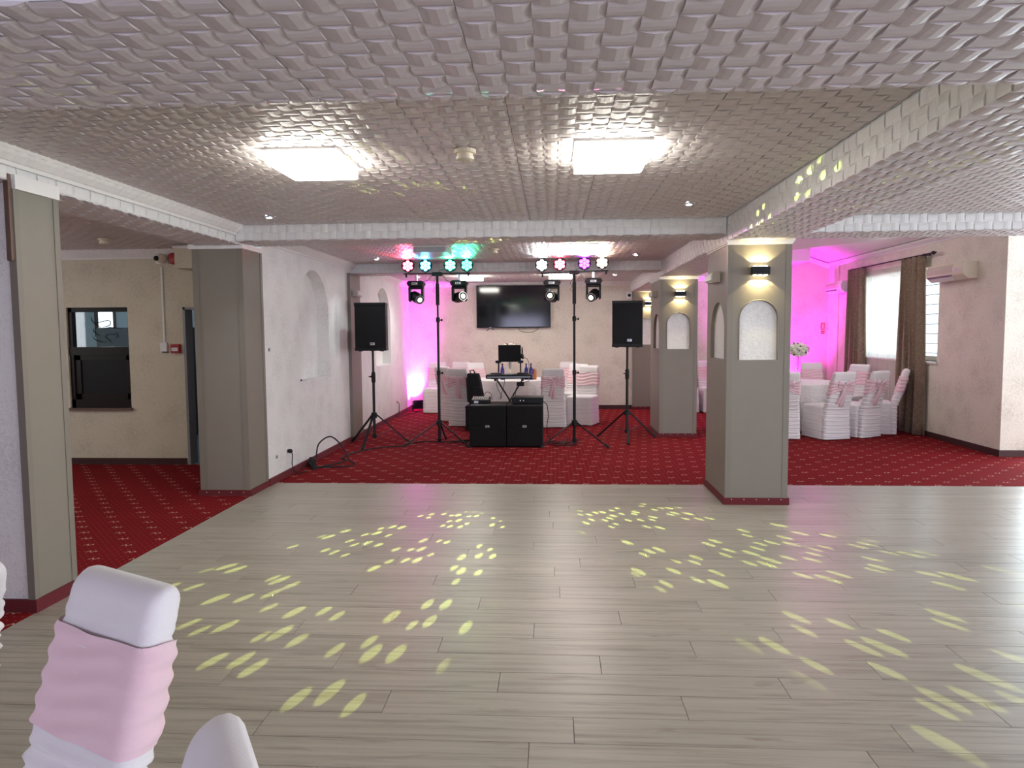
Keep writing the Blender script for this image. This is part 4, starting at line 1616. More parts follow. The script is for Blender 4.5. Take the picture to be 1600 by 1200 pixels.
def sub(x0, x1, label):
    t = thing('subwoofer', label, 'subwoofer', ((x0 + x1) / 2, 9.88, 0.004), 0, 'subwoofers on the carpet')
    w = (x1 - x0) / 2
    obj('cabinet', B(-w, 0.0, 0.012, w, 0.58, 0.59), 'black_plastic', t, bevel=0.010)
    obj('grille', B(-w + 0.012, -0.012, 0.03, w - 0.012, 0.004, 0.298), 'black_grille', t, bevel=0.003)
    obj('grille', B(-w + 0.012, -0.012, 0.302, w - 0.012, 0.004, 0.575), 'black_grille', t, bevel=0.003)
    bd = obj('badge', B(-0.03, -0.018, 0.285, 0.025, -0.012, 0.312), 'badge_silver', t)
    obj('badge_print', MB().box(-0.025, -0.0195, 0.290, -0.015, -0.018, 0.307).box(-0.010, -0.0195, 0.290, 0.002, -0.018, 0.307).box(0.006, -0.0195, 0.290, 0.014, -0.018, 0.307), 'paper_dark_print', bd)
    for sx in (-1, 1):
        for yy in (0.04, 0.52):
            obj('foot', MB().lathe([(0.02, 0), (0.02, 0.014)], (sx * (w - 0.05), yy, 0), 10), 'black_rubber', t)
    obj('pole_mount', MB().lathe([(0.04, 0.588), (0.04, 0.594)], (0, 0.28, 0), 14), 'black_metal', t)


sub(-1.165, -0.655, 'black subwoofer on the left of the pair')
sub(-0.648, -0.14, 'black subwoofer on the right of the pair, under the amplifier')
t = thing('mixer', 'small grey mixer box with cables on the left subwoofer', 'mixer', (-1.03, 10.22, 0.594))
obj('case', MB().prism([(-0.12, 0.0), (0.12, 0.0), (0.12, 0.085), (-0.12, 0.055)], 'X', -0.13, 0.13), 'black_plastic', t, bevel=0.005)
obj('front_panel', B(-0.09, -0.124, 0.01, -0.03, -0.119, 0.042), 'badge_silver', t)
kn = MB()
for i in range(8):
    for j in range(3):
        kn.lathe([(0.007, 0), (0.006, 0.014)], (-0.11 + i * 0.03, -0.07 + j * 0.06, 0.066 + j * 0.007), 8)
obj('knobs', kn, 'plastic_beige', t)['kind'] = 'stuff'
t = thing('amplifier', 'flat black amplifier on the right subwoofer', 'amplifier', (-0.36, 10.22, 0.594))
obj('case', B(-0.215, -0.15, 0.008, 0.215, 0.15, 0.088), 'black_metal', t, bevel=0.004)
obj('front_panel', B(-0.225, -0.158, 0.02, 0.225, -0.150, 0.085), 'black_plastic', t)
for k in (-0.10, -0.055):
    obj('knob', MB().lathe([(0.009, 0), (0.008, -0.016)], (k, -0.158, 0.05), 12, 'Y'), 'chrome', t)
for sx in (-0.18, 0.18):
    obj('foot', B(sx - 0.02, -0.12, 0, sx + 0.02, 0.12, 0.008), 'black_rubber', t)
obj('lid_lip', B(-0.23, -0.16, 0.088, 0.23, 0.15, 0.094), 'black_metal', t)

# keyboard stand with controller and laptop
YK = 10.72
t = thing('keyboard_stand', 'black crossed keyboard stand behind the subwoofers', 'stand', (-0.65, YK, 0.004))
for yy in (-0.05, 0.05):
    s_ = 1 if yy > 0 else -1
    obj('leg', MB().bar((-0.20 * s_, yy, 0.90), (0.34 * s_, yy, 0.02), 0.03, 0.022), 'black_metal', t)
for sx in (-1, 1):
    obj('support_arm', B(sx * 0.20 - 0.02, -0.18, 0.885, sx * 0.20 + 0.02, 0.18, 0.912), 'black_metal', t)
    obj('foot_bar', B(sx * 0.34 - 0.02, -0.25, 0.0, sx * 0.34 + 0.02, 0.25, 0.03), 'black_rubber', t)
obj('pivot', MB().lathe([(0.03, -0.07), (0.03, 0.07)], (0.06, 0, 0.46), 12, 'Y'), 'black_plastic', t)
obj('lock_handle', MB().box(0.11, -0.09, 0.80, 0.22, 0.0, 0.86), 'black_plastic', t, bevel=0.01)
t = thing('dj_controller', 'long black mixing controller on the crossed stand', 'controller', (-0.65, YK, 0.917))
obj('case', B(-0.345, -0.17, 0.004, 0.345, 0.17, 0.062), 'black_plastic', t, bevel=0.012)
for sx in (-0.2, 0.2):
    obj('jog_wheel', MB().lathe([(0.09, 0.062), (0.088, 0.082), (0.07, 0.085)], (sx, -0.01, 0), 24), 'black_metal', t)
fd = MB()
for k in range(6):
    fd.box(-0.06 + k * 0.024 - 0.005, -0.09, 0.062, -0.06 + k * 0.024 + 0.005, -0.07, 0.072)
obj('faders', fd, 'badge_silver', t)['kind'] = 'stuff'
obj('front_strip', B(-0.32, -0.174, 0.025, 0.32, -0.170, 0.032), 'badge_silver', t)
for sx in (-1, 1):
    obj('foot', B(sx * 0.25 - 0.02, -0.1, -0.004, sx * 0.25 + 0.02, 0.1, 0.004), 'black_rubber', t)
t = thing('laptop_stand', 'black clamp-on laptop stand rising from the controller', 'stand', (-0.655, YK + 0.10, 0.985))
for sx in (-1, 1):
    obj('post', MB().bar((sx * 0.167, 0.0, -0.002), (sx * 0.165, 0.02, 0.165), 0.022, 0.016), 'black_metal', t)
    obj('holder', MB().box(sx * 0.165 - 0.035, -0.06, 0.155, sx * 0.165 + 0.035, 0.08, 0.172).box(sx * 0.165 - 0.012, -0.07, 0.155, sx * 0.165 + 0.012, -0.055, 0.20), 'black_metal', t)
    obj('knob', MB().lathe([(0.016, -0.02), (0.016, 0.02)], (sx * 0.19, -0.03, 0.18), 10, 'X'), 'black_plastic', t)
t = thing('laptop', 'dark open laptop seen from behind on its stand', 'laptop', (-0.65, YK + 0.10, 1.160))
obj('base', B(-0.165, -0.02, 0.0, 0.165, 0.22, 0.018), 'black_plastic', t, bevel=0.004)
obj('lid', MB().add([(-0.17, -0.03, 0.015), (0.17, -0.03, 0.015), (0.17, -0.015, 0.015), (-0.17, -0.015, 0.015), (-0.17, -0.075, 0.255), (0.17, -0.075, 0.255), (0.17, -0.064, 0.257), (-0.17, -0.064, 0.257)],
                    [(0, 1, 5, 4), (1, 2, 6, 5), (2, 3, 7, 6), (3, 0, 4, 7), (4, 5, 6, 7), (3, 2, 1, 0)]), 'kitchen_cabinet' if False else 'black_plastic', t, bevel=0.003)
obj('hinge', MB().tube([(-0.12, -0.02, 0.016), (0.12, -0.02, 0.016)], 0.009, 8), 'black_metal', t)
# headphones hooked on the laptop corner
t = thing('headphones', 'black headphones hanging at the right edge of the laptop', 'headphones', (-0.465, YK + 0.05, 1.22))
obj('ear_cup', MB().lathe([(0.034, -0.016), (0.038, 0.0), (0.034, 0.016)], (0, -0.02, 0.03), 14, 'X'), 'black_plastic', t)
obj('ear_cup', MB().lathe([(0.034, -0.016), (0.038, 0.0), (0.034, 0.016)], (0.01, 0.06, 0.015), 14, 'X'), 'black_plastic', t)
obj('headband', MB().tube([(0, -0.02, 0.06), (0, -0.01, 0.13), (0.004, 0.02, 0.16), (0.008, 0.05, 0.12), (0.01, 0.06, 0.05)], 0.006, 8), 'black_rubber', t)

# backpack on the chair
t = thing('backpack', 'black backpack leaning between the covered chair and the mixer', 'backpack', (-1.25, 11.70, 0.004))
bp = []
for j in range(15):
    z = j / 14
    sc = 0.6 + 0.4 * math.sin(PI * min(1, 0.25 + z * 0.62))
    bp.append([((x * sc) - 0.06 * z, y * sc + 0.05 * z, 0.40 + 0.53 * z) for x, y in resample(subdiv(rrect(0.125, 0.12, 0.05)), 36)])
obj('bag', rings_mesh(bp), 'black_fabric', t, smooth=True)
obj('pocket', MB().ball((0.02, -0.12, 0.60), 0.11, 0.04, 0.13), 'black_fabric', t, smooth=True)
obj('carry_loop', MB().tube([(-0.09, 0.05, 0.91), (-0.12, 0.06, 0.97), (-0.06, 0.06, 0.985), (-0.02, 0.05, 0.91)], 0.012, 8), 'black_fabric', t)
obj('strap', MB().bar((-0.17, 0.14, 0.85), (-0.15, 0.13, 0.45), 0.05, 0.012), 'black_fabric', t)
# stool under the backpack
t = thing('equipment_case', 'low black case carrying the backpack behind the subwoofer', 'case', (-1.24, 11.75, 0.004))
obj('case', B(-0.19, -0.16, 0.0, 0.19, 0.16, 0.37), 'black_plastic', t, bevel=0.01)
obj('lid', B(-0.195, -0.165, 0.37, 0.195, 0.165, 0.40), 'black_plastic', t, bevel=0.008)
obj('latch', B(-0.03, -0.175, 0.34, 0.03, -0.16, 0.40), 'chrome', t)


# light stands with bars
def par_can(x, y, z, col, label, power):
    t = thing('par_light', label, 'stage light', (x, y, z), 0, 'round coloured stage lights')
    obj('can', MB().lathe([(0.05, 0.10), (0.075, 0.085), (0.092, 0.02), (0.092, -0.012), (0.086, -0.012), (0.084, 0.004), (0.001, 0.004)], n=28, axis='Y'), 'black_plastic', t)
    nm = 'par_led_%d' % (len(MATS))
    key = 'par_' + '_'.join('%.2f' % c for c in col)
    emitter(key, col, 17.0, (0.2, 0.2, 0.2))
    for k in range(7):
        a = k * PI / 3 + PI / 6
        r = 0.052 if k < 6 else 0
        obj('led_lens', MB().lathe([(0.024, 0.0), (0.025, -0.006), (0.018, -0.014), (0.004, -0.018)], (r * math.cos(a), 0.002, r * math.sin(a)), 14, 'Y'), key, t)
    obj('yoke', MB().box(-0.006, 0.02, -0.11, 0.006, 0.05, -0.08).box(-0.03, 0.02, -0.115, 0.03, 0.05, -0.105), 'black_metal', t)
    spotlight('beam', t, (0, -0.05, 0), (0, -1, 0.16), power, 46, col, 0.7, 0.05)
    return t


def gobo_spot(parent, loc, direction, power, angle, color, rot=0.0, cs=12.0, ds=58.0):
    o = spotlight('gobo_beam', parent, loc, direction, power, angle, color, 0.25, 0.004)
    d = o.data
    d.use_nodes = True
    nt = d.node_tree
    g = G(nt)
    em = nt.nodes.get('Emission') or g.n('ShaderNodeEmission')
    out = nt.nodes.get('Light Output') or g.n('ShaderNodeOutputLight')
    tc = g.n('ShaderNodeTexCoord').outputs['Normal']
    x = g.sep(tc)
    iz = g.m('DIVIDE', 1.0, g.m('ABSOLUTE', x[2]))
    u, v = g.m('MULTIPLY', x[0], iz), g.m('MULTIPLY', x[1], iz)
    vec = g.comb(g.m('ADD', u, 3.1 + rot), g.m('ADD', v, 5.3 + rot * 2), 0.0)

    def voro(sc, rnd, vec):
        n = g.n('ShaderNodeTexVoronoi', voronoi_dimensions='2D', feature='F1')
        n.inputs['Scale'].default_value = sc
        n.inputs['Randomness'].default_value = rnd
        g.link(vec, n.inputs['Vector'])
        return n
    vd = voro(ds, 0.55, vec)
    vc = voro(cs, 0.35, vd.outputs['Position'])   # whole dots only
    # size of each dot varies from cell to cell
    sz = g.sep(vd.outputs['Color'])[0]
    rad = g.m('ADD', 0.19, g.m('MULTIPLY', sz, 0.10))
    dots = g.m('LESS_THAN', vd.outputs['Distance'], rad)
    clus = g.m('LESS_THAN', vc.outputs['Distance'], 0.40)
    k = g.m('MULTIPLY', dots, clus)
    g.link(k, em.inputs['Strength'])
    em.inputs['Color'].default_value = (1, 1, 1, 1)
    g.link(em.outputs[0], out.inputs[0])
    return o


GOBO = (0.80, 1.0, 0.22)


def moving_head(x, y, zbar, target, label, power, angle, seed):
    """hangs from the bar: clamp, base, yoke arms, barrel"""
    t = thing('moving_head', label, 'stage light', (x, y, zbar), 0, 'moving head spotlights')
    obj('clamp', MB().bar((0, 0, 0.02), (0, 0, -0.075), 0.03, 0.02), 'chrome', t)
    poly = [(-0.122, -0.12), (-0.095, -0.085), (0.095, -0.085), (0.122, -0.12), (0.095, -0.165), (-0.095, -0.165)]
    b_ = obj('base', MB().prism(poly, 'Y', -0.10, 0.10), 'black_plastic', t, bevel=0.006)
    obj('display', B(-0.045, -0.104, -0.14, 0.035, -0.099, -0.112), 'badge_silver', b_)
    obj('display_print', MB().box(-0.035, -0.1055, -0.135, -0.015, -0.104, -0.118).box(-0.008, -0.1055, -0.135, 0.010, -0.104, -0.118), 'paper_dark_print', b_)
    yk = MB()
    for s_ in (-1, 1):
        yk.prism([(s_ * 0.105, -0.17), (s_ * 0.075, -0.17), (s_ * 0.072, -0.33), (s_ * 0.085, -0.38), (s_ * 0.105, -0.36)], 'Y', -0.055, 0.055)
    yk.box(-0.105, -0.055, -0.20, 0.105, 0.055, -0.165)
    obj('yoke', yk, 'black_plastic', t, bevel=0.008)
    c = Vector((0, 0, -0.315))
    d = (Vector(target) - (Vector((x, y, zbar)) + c)).normalized()
    e = c + d * 0.12
    h = obj('head', MB().tube([c - d * 0.10, c - d * 0.085, c + d * 0.02, c + d * 0.105, c + d * 0.12], [0.055, 0.072, 0.074, 0.064, 0.062], 18), 'black_plastic', t, smooth=True)
    obj('lens_ring', MB().tube([e - d * 0.008, e + d * 0.008], 0.062, 24, True), 'badge_silver', h)
    obj('bezel', MB().tube([e + d * 0.002, e + d * 0.0095], 0.055, 24, True), 'black_plastic', h)
    obj('lens', MB().tube([e + d * 0.006, e + d * 0.012], [0.036, 0.030], 18), 'head_lens_glow', h)
    gobo_spot(t, e + d * 0.03, d, power, angle, GOBO, seed)
    return t


def light_stand(x, y, tilt, label, name_side, cols, heads, bar_z=2.43):
    t = thing('light_stand', label, 'stand', (x, y, 0.004), 0, 'tripod light stands')
    obj('column', MB().tube([(0, 0, 0.04), (0, 0, 1.05)], 0.021, 12), 'black_metal', t)
    obj('middle_tube', MB().tube([(0, 0, 1.0), (0, 0, 1.80)], 0.017, 12), 'black_metal', t)
    obj('upper_tube', MB().tube([(0, 0, 1.75), (0, 0, 2.02)], 0.0135, 12), 'black_metal', t)
    obj('sleeve', MB().tube([(0, 0, 1.99), (0, 0, 2.29)], 0.026, 14), 'black_plastic', t)
    obj('socket', MB().tube([(0, 0, 2.27), (0, 0, bar_z)], 0.019, 12), 'black_metal', t)
    for z in (1.03, 1.78):
        obj('collar', MB().lathe([(0.024, z - 0.03), (0.027, z - 0.02), (0.027, z + 0.03), (0.02, z + 0.04)], n=14), 'black_plastic', t)
        obj('knob', MB().lathe([(0.007, 0.02), (0.007, 0.045), (0.017, 0.045), (0.017, 0.065)], (0, 0, z), 10, 'X'), 'black_plastic', t)
    tripod(t, 0.33, 0.07, 0.53, -PI / 2 + PI / 3 - 0.02, 0.0105)
    dz = tilt * 0.46
    obj('bar', MB().bar((-0.47, 0, bar_z - dz), (0.47, 0, bar_z + dz), 0.032, 0.018), 'black_metal', t)
    obj('bar_joint', B(-0.07, -0.03, bar_z - 0.035, 0.07, 0.03, bar_z + 0.02), 'black_plastic', t, bevel=0.005)
    for s_ in (-1, 1):
        obj('end_stop', MB().lathe([(0.012, -0.03), (0.012, 0.012)], (s_ * 0.44, 0, bar_z + s_ * dz - 0.02), 10), 'black_plastic', t)
    obj('cable', MB().tube([(0.06, -0.02, bar_z), (0.14, -0.03, bar_z - 0.10), (0.22, -0.03, bar_z - 0.125)], 0.004, 6), 'black_rubber', t)
    obj('cable', MB().tube([(-0.06, -0.02, bar_z), (-0.12, -0.03, bar_z - 0.09), (-0.20, -0.03, bar_z - 0.115)], 0.004, 6), 'black_rubber', t)
    obj('cable', MB().tube([(0.02, -0.03, bar_z), (0.04, -0.035, bar_z + 0.04), (0.10, -0.03, bar_z + 0.055), (0.15, -0.02, bar_z + 0.02)], 0.004, 6), 'black_rubber', t)
    obj('cable', MB().tube([(-0.02, -0.03, bar_z - 0.05), (-0.055, -0.03, bar_z - 0.16), (-0.03, -0.03, bar_z - 0.20), (-0.06, -0.035, bar_z - 0.24), (-0.028, -0.03, bar_z - 0.27)], 0.003, 6), 'black_rubber', t)
    for dx, col, s_, pw in cols:
        par_can(x + dx, y, bar_z + 0.118 + tilt * dx, col, s_, pw)
    for dx, target, s_, pw, ang, sd in heads:
        moving_head(x + dx, y - 0.0, bar_z - 0.012 + tilt * dx, target, s_, pw, ang, sd)


light_stand(-1.62, 10.1, 0.0, 'black tripod light stand left of the subwoofers', 'left',
            [(-0.415, (1.0, 0.06, 0.12), 'round stage light glowing red at the far left of the left bar', 140),
             (-0.165, (0.05, 0.55, 1.0), 'round stage light glowing blue on the left bar', 140),
             (0.185, (0.05, 1.0, 0.45), 'round stage light glowing green beside the blue one', 140),
             (0.42, (0.03, 1.0, 0.50), 'round stage light glowing green at the right end of the left bar', 140)],
            [(-0.30, (1.75, 4.6, 0.0), 'black moving head under the red and blue lights', 5200, 20, 0.0),
             (0.31, (1.6, 5.2, 2.48), 'black moving head under the green lights', 2600, 12, 0.7)])
light_stand(0.30, 10.1, 0.03, 'black tripod light stand right of the subwoofers', 'right',
            [(-0.45, (0.85, 0.95, 1.0), 'round stage light glowing cool white left of the red one', 140),
             (-0.20, (1.0, 0.07, 0.12), 'round stage light glowing red on the right bar', 140),
             (0.14, (0.45, 0.03, 1.0), 'round stage light glowing violet on the right bar', 200),
             (0.385, (1.0, 0.62, 0.42), 'round stage light glowing warm white at the far right', 140)],
            [(-0.31, (-1.25, 4.5, 2.60), 'black moving head in front of the television corner', 2600, 12, 1.3),
             (0.265, (-1.45, 4.15, 0.0), 'black moving head under the violet light', 5200, 20, 2.1)])


# uplights
def uplight(x, y, rz, label, power, angle, direction, color=(1.0, 0.03, 0.95)):
    t = thing('uplight', label, 'stage light', (x, y, 0.004), rz, 'magenta floor lights')
    obj('housing', MB().prism([(-0.06, 0.06), (0.05, 0.035), (0.07, 0.20), (-0.04, 0.225)], 'X', -0.10, 0.10), 'black_metal', t, bevel=0.006)
    fn = MB()
    for k in range(7):
        fn.box(-0.09 + k * 0.028, -0.085, 0.07, -0.084 + k * 0.028, -0.055, 0.20)
    obj('cooling_fins', fn, 'black_metal', t)['kind'] = 'stuff'
    for s_ in (-1, 1):
        obj('bracket', MB().bar((s_ * 0.115, -0.01, 0.13), (s_ * 0.12, -0.03, 0.006), 0.03, 0.008).bar((s_ * 0.12, -0.10, 0.006), (s_ * 0.12, 0.08, 0.006), 0.03, 0.010), 'black_metal', t)
    obj('lens', MB().add([(-0.085, 0.056, 0.06), (0.085, 0.056, 0.06), (0.085, 0.074, 0.19), (-0.085, 0.074, 0.19)], [(0, 1, 2, 3)]), 'uplight_lens', t)
    d = bpy.data.lights.new('flood', 'SPOT')
    d.energy = power
    d.color = color
    d.spot_size = math.radians(angle)
    d.spot_blend = 0.8
    d.shadow_soft_size = 0.05
    o = bpy.data.objects.new('flood', d)
    COL.objects.link(o)
    o.parent = t
    o.location = (0, 0.10, 0.18)
    o.rotation_euler = Vector(direction).to_track_quat('-Z', 'Y').to_euler()
    return t


uplight(-2.78, 14.60, 0.55, 'black floor light throwing magenta up the far left corner', 1250, 95, (-0.1, 0.55, 1.0))
uplight(4.25, 14.45, 0.0, 'black floor light throwing magenta up the wall behind the right table', 780, 112, (0.16, 0.5, 1.0))

# ------------------------------------------------------------------ television
t = thing('television', 'large black flat television mounted on the back wall', 'television', (-0.81, YB - 0.068, 2.135))
obj('body', B(-0.765, -0.01, -0.435, 0.765, 0.03, 0.435), 'black_plastic', t, bevel=0.004)
obj('screen', B(-0.755, -0.0135, -0.415, 0.755, -0.010, 0.425), 'tv_screen', t)
obj('bezel', MB().box(-0.765, -0.018, -0.435, 0.765, -0.008, -0.418).box(-0.765, -0.018, 0.425, 0.765, -0.008, 0.435).box(-0.765, -0.018, -0.435, -0.756, -0.008, 0.435).box(0.756, -0.018, -0.435, 0.765, -0.008, 0.435), 'black_metal', t)
obj('badge', B(-0.51, -0.022, -0.437, -0.46, -0.017, -0.424), 'badge_silver', t)
obj('wall_bracket', B(-0.25, 0.03, -0.2, 0.25, 0.06, 0.2), 'black_metal', t)
for sx in (-0.49,):
    obj('foot', MB().bar((sx, 0, -0.43), (sx - 0.07, -0.02, -0.50), 0.012).bar((sx, 0, -0.43), (sx + 0.09, -0.02, -0.475), 0.012), 'black_plastic', t)
obj('cable', MB().tube([(0.08, 0.01, -0.43), (0.14, 0.04, -0.50), (0.26, 0.045, -0.535), (0.40, 0.045, -0.525), (0.50, 0.04, -0.47), (0.53, 0.01, -0.43)], 0.005, 6), 'black_rubber', t)


# ------------------------------------------------------------------ air conditioners, small wall items
def aircon(y0, y1, z0, z1, label, m='plastic_cream'):
    t = thing('air_conditioner', label, 'air conditioner', (XW, (y0 + y1) / 2, (z0 + z1) / 2), 0, 'wall air conditioners')
    h, L = (z1 - z0) / 2, (y1 - y0) / 2
    obj('body', MB().prism([(0, -h), (-0.12, -h), (-0.19, -h * 0.45), (-0.20, h * 0.3), (-0.17, h), (0, h)], 'Y', -L, L), m, t, bevel=0.008)
    obj('intake_grille', MB().prism([(-0.198, -h * 0.15), (-0.203, h * 0.3), (-0.182, h * 0.78), (-0.178, h * 0.7)], 'Y', -L * 0.45, L * 0.95), 'plastic_beige', t)
    obj('louver', MB().prism([(-0.125, -h * 1.0), (-0.192, -h * 0.5), (-0.196, -h * 0.45), (-0.13, -h * 1.04)], 'Y', -L * 0.4, L * 0.9), 'plastic_white', t)
    obj('outlet_slot', MB().prism([(-0.186, -h * 0.58), (-0.193, -h * 0.40), (-0.197, -h * 0.40), (-0.190, -h * 0.60)], 'Y', -L * 0.42, L * 0.92), 'paper_dark_print', t)
    obj('badge', MB().prism([(-0.195, -h * 0.1), (-0.199, h * 0.35), (-0.202, h * 0.35), (-0.199, -h * 0.1)], 'Y', -L * 0.74, -L * 0.58), 'badge_silver', t)
    return t


aircon(9.86, 10.80, 2.27, 2.50, 'cream air conditioner on the right wall beside the brown drape')
aircon(13.88, 14.66, 2.31, 2.53, 'air conditioner in the magenta lit corner behind the drape', 'plastic_white')


def plate(x, y, z, label, w=0.08, h=0.08, plug=False, holes=True):
    t = thing('wall_socket', label, 'socket', (x, y, z), 0, 'wall sockets')
    obj('plate', B(0, -w / 2, -h / 2, 0.010, w / 2, h / 2), 'plastic_white', t, bevel=0.003)
    if holes:
        obj('inset', MB().box(0.010, -0.022, -0.015, 0.012, -0.006, 0.02).box(0.010, 0.006, -0.015, 0.012, 0.022, 0.02), 'paper_dark_print', t)
    return t


plate(XL, 7.42, 1.435, 'white switch plate on the white wall beside the left pillar', 0.08, 0.085)
plate(XL, 7.54, 0.272, 'white double socket low on the white wall', 0.15, 0.085)
plate(XL, 7.86, 0.285, 'socket with black plug low on the white wall', 0.085, 0.085)
t = thing('power_plug', 'black plug in the wall socket with its cord hanging down', 'plug', (XL + 0.012, 7.87, 0.285))
obj('body', MB().lathe([(0.012, 0), (0.024, 0.01), (0.024, 0.035), (0.012, 0.05)], n=12, axis='X'), 'black_rubber', t)
obj('cord', MB().tube([(0.04, 0, -0.01), (0.05, 0.0, -0.05), (0.045, -0.01, -0.14), (0.05, 0.01, -0.22), (0.08, 0.08, -0.268), (0.14, 0.22, -0.272)], 0.006, 8), 'black_rubber', t)
plate(XL, 13.55, 0.29, 'socket on the wall near the far left floor light', 0.085, 0.085)
plate(5.58, YB - 0.012, 1.62, 'small plate on the magenta wall', 0.05, 0.08).rotation_euler = (0, 0, -PI / 2)
t = thing('remote_control', 'black remote lying on the ledge of the first arched niche', 'remote', (XL - 0.05, 8.44, 1.036))
obj('body', B(-0.02, -0.07, 0, 0.02, 0.07, 0.018), 'black_plastic', t, bevel=0.004)
obj('buttons', MB().box(-0.01, -0.05, 0.018, 0.01, -0.01, 0.021).box(-0.01, 0.01, 0.018, 0.01, 0.04, 0.021), 'plastic_beige', t)

# side-room wall fittings
t = thing('security_camera', 'white dome camera under the cornice of the side room', 'camera', (-4.70, YL - 0.09, 2.515))
obj('mount', B(-0.075, 0.03, -0.06, 0.075, 0.09, 0.06), 'plastic_white', t, bevel=0.004)
obj('dome', MB().ball((0.02, 0.0, 0.0), 0.062, 0.06, 0.058, 16, 12), 'plastic_cream', t, smooth=True)
obj('lens', MB().lathe([(0.030, 0), (0.030, -0.02), (0.018, -0.026)], (-0.015, -0.045, 0.0), 16, 'Y'), 'black_plastic', t)
t = thing('alarm_sounder', 'round red alarm sounder next to the dome camera', 'alarm', (-4.545, YL - 0.0, 2.475) if False else (-4.47, 8.08 - 0.0, 2.50) if False else (-4.62 + 0.145, YL, 2.475))
t.location = (-4.55, YL - 0.002, 2.52)
obj('base', MB().lathe([(0.075, -0.001), (0.075, -0.03)], n=24, axis='Y'), 'plastic_red', t)
obj('horn', MB().lathe([(0.06, -0.03), (0.066, -0.07), (0.05, -0.085), (0.01, -0.09)], n=24, axis='Y'), 'plastic_red', t)
t = thing('cable_duct', 'thin white cable duct running down the beige wall', 'duct', (-4.735, YL, 1.45))
obj('channel', B(-0.010, -0.016, 0.06, 0.012, -0.001, 0.97), 'plastic_white', t)
obj('junction_box', B(-0.045, -0.035, -0.05, 0.04, -0.001, 0.06), 'plastic_white', t, bevel=0.004)
obj('box_edge', B(-0.02, -0.034, -0.062, 0.045, -0.005, -0.050), 'paper_dark_print', t)
t = thing('fire_call_point', 'small red fire call point on the beige wall', 'alarm', (-4.585, YL, 1.435))
obj('housing', B(-0.055, -0.05, -0.055, 0.055, -0.001, 0.055), 'plastic_red', t, bevel=0.006)
obj('glass_plate', B(-0.042, -0.054, -0.028, 0.036, -0.05, 0.012), 'plastic_white', t)
obj('print', MB().box(-0.03, -0.0555, -0.012, -0.02, -0.054, -0.004).box(-0.008, -0.0555, -0.012, 0.002, -0.054, -0.004).box(0.014, -0.0555, -0.012, 0.024, -0.054, -0.004).box(-0.02, -0.0525, 0.025, 0.02, -0.0505, 0.032), 'paper_dark_print', t)
t = thing('security_camera', 'small white camera high on the back wall beside the far pilaster', 'camera', (1.565, YB - 0.06, 2.345))
obj('mount', B(-0.06, -0.0, -0.075, 0.06, 0.06, 0.075), 'plastic_white', t, bevel=0.004)
obj('lens', MB().lathe([(0.032, 0), (0.030, -0.02), (0.018, -0.026)], (0.0, -0.001, 0.0), 16, 'Y'), 'black_plastic', t)
t = thing('wall_sign', 'tiny red outlined sign on the magenta wall', 'sign', (5.47, YB - 0.004, 1.62))
obj('frame', MB().box(-0.035, -0.004, 0.0, -0.025, 0.0, 0.12).box(0.025, -0.004, 0.0, 0.035, 0.0, 0.12).box(-0.035, -0.004, 0.11, 0.035, 0.0, 0.12).box(-0.035, -0.004, 0.0, 0.035, 0.0, 0.01), 'plastic_red', t)
obj('lines', MB().box(-0.035, -0.004, -0.05, 0.035, 0.0, -0.035).box(-0.035, -0.004, -0.085, 0.035, 0.0, -0.07), 'plastic_red', t)


# ------------------------------------------------------------------ cables on the carpet
def cable(pts, r, label, name='cable'):
    # smooth the control points with a Catmull-Rom spline
    P = [Vector(p) for p in pts]
    P = [P[0]] + P + [P[-1]]
    out = []
    for i in range(1, len(P) - 2):
        for k in range(8):
            s_ = k / 8
            a, b_, c, d = P[i - 1], P[i], P[i + 1], P[i + 2]
            out.append(0.5 * ((2 * b_) + (-a + c) * s_ + (2 * a - 5 * b_ + 4 * c - d) * s_ ** 2 + (-a + 3 * b_ - 3 * c + d) * s_ ** 3))
    out.append(P[-2])
    o = obj(name, MB().tube(out, r, 7), 'black_rubber', smooth=True)
    return tag(o, label, 'cable', 'black cables')


t = thing('power_strip', 'black power strip on the carpet by the white wall', 'power strip', (-2.88, 8.36, 0.004), 0.5)
obj('body', B(-0.03, -0.16, 0, 0.03, 0.16, 0.05), 'black_rubber', t, bevel=0.008)
obj('socket_row', MB().lathe([(0.018, 0.05), (0.018, 0.054)], (0, -0.1, 0), 12).lathe([(0.018, 0.05), (0.018, 0.054)], (0, 0, 0), 12).lathe([(0.018, 0.05), (0.018, 0.054)], (0, 0.1, 0), 12), 'black_plastic', t)
obj('plug', MB().box(-0.022, -0.13, 0.054, 0.022, -0.07, 0.12).box(-0.02, 0.07, 0.054, 0.02, 0.12, 0.11), 'black_rubber', t, bevel=0.006)
Zc = 0.012
cable([(-2.88, 8.5, 0.10), (-2.86, 8.55, 0.26), (-2.74, 8.62, 0.34), (-2.60, 8.60, 0.24), (-2.50, 8.58, 0.06), (-2.42, 8.55, Zc), (-2.52, 8.40, Zc), (-2.84, 8.34, Zc)], 0.009, 'black cable looping up beside the power strip')
cable([(-2.85, 8.25, Zc), (-2.60, 8.75, Zc), (-2.72, 9.05, Zc), (-2.60, 9.55, Zc), (-2.35, 9.85, Zc), (-2.15, 9.95, Zc), (-1.95, 10.35, Zc), (-1.55, 10.35, Zc), (-1.2, 10.55, Zc)], 0.010, 'long black cable from the power strip past the left loudspeaker stand')
cable([(XL + 0.02, 13.55, 0.29), (XL + 0.05, 13.56, 0.25), (XL + 0.05, 13.55, 0.10), (XL + 0.04, 13.50, Zc), (XL + 0.12, 13.80, Zc), (-2.75, 14.2, Zc), (-2.72, 14.45, Zc)], 0.007, 'black cord of the far left floor light')
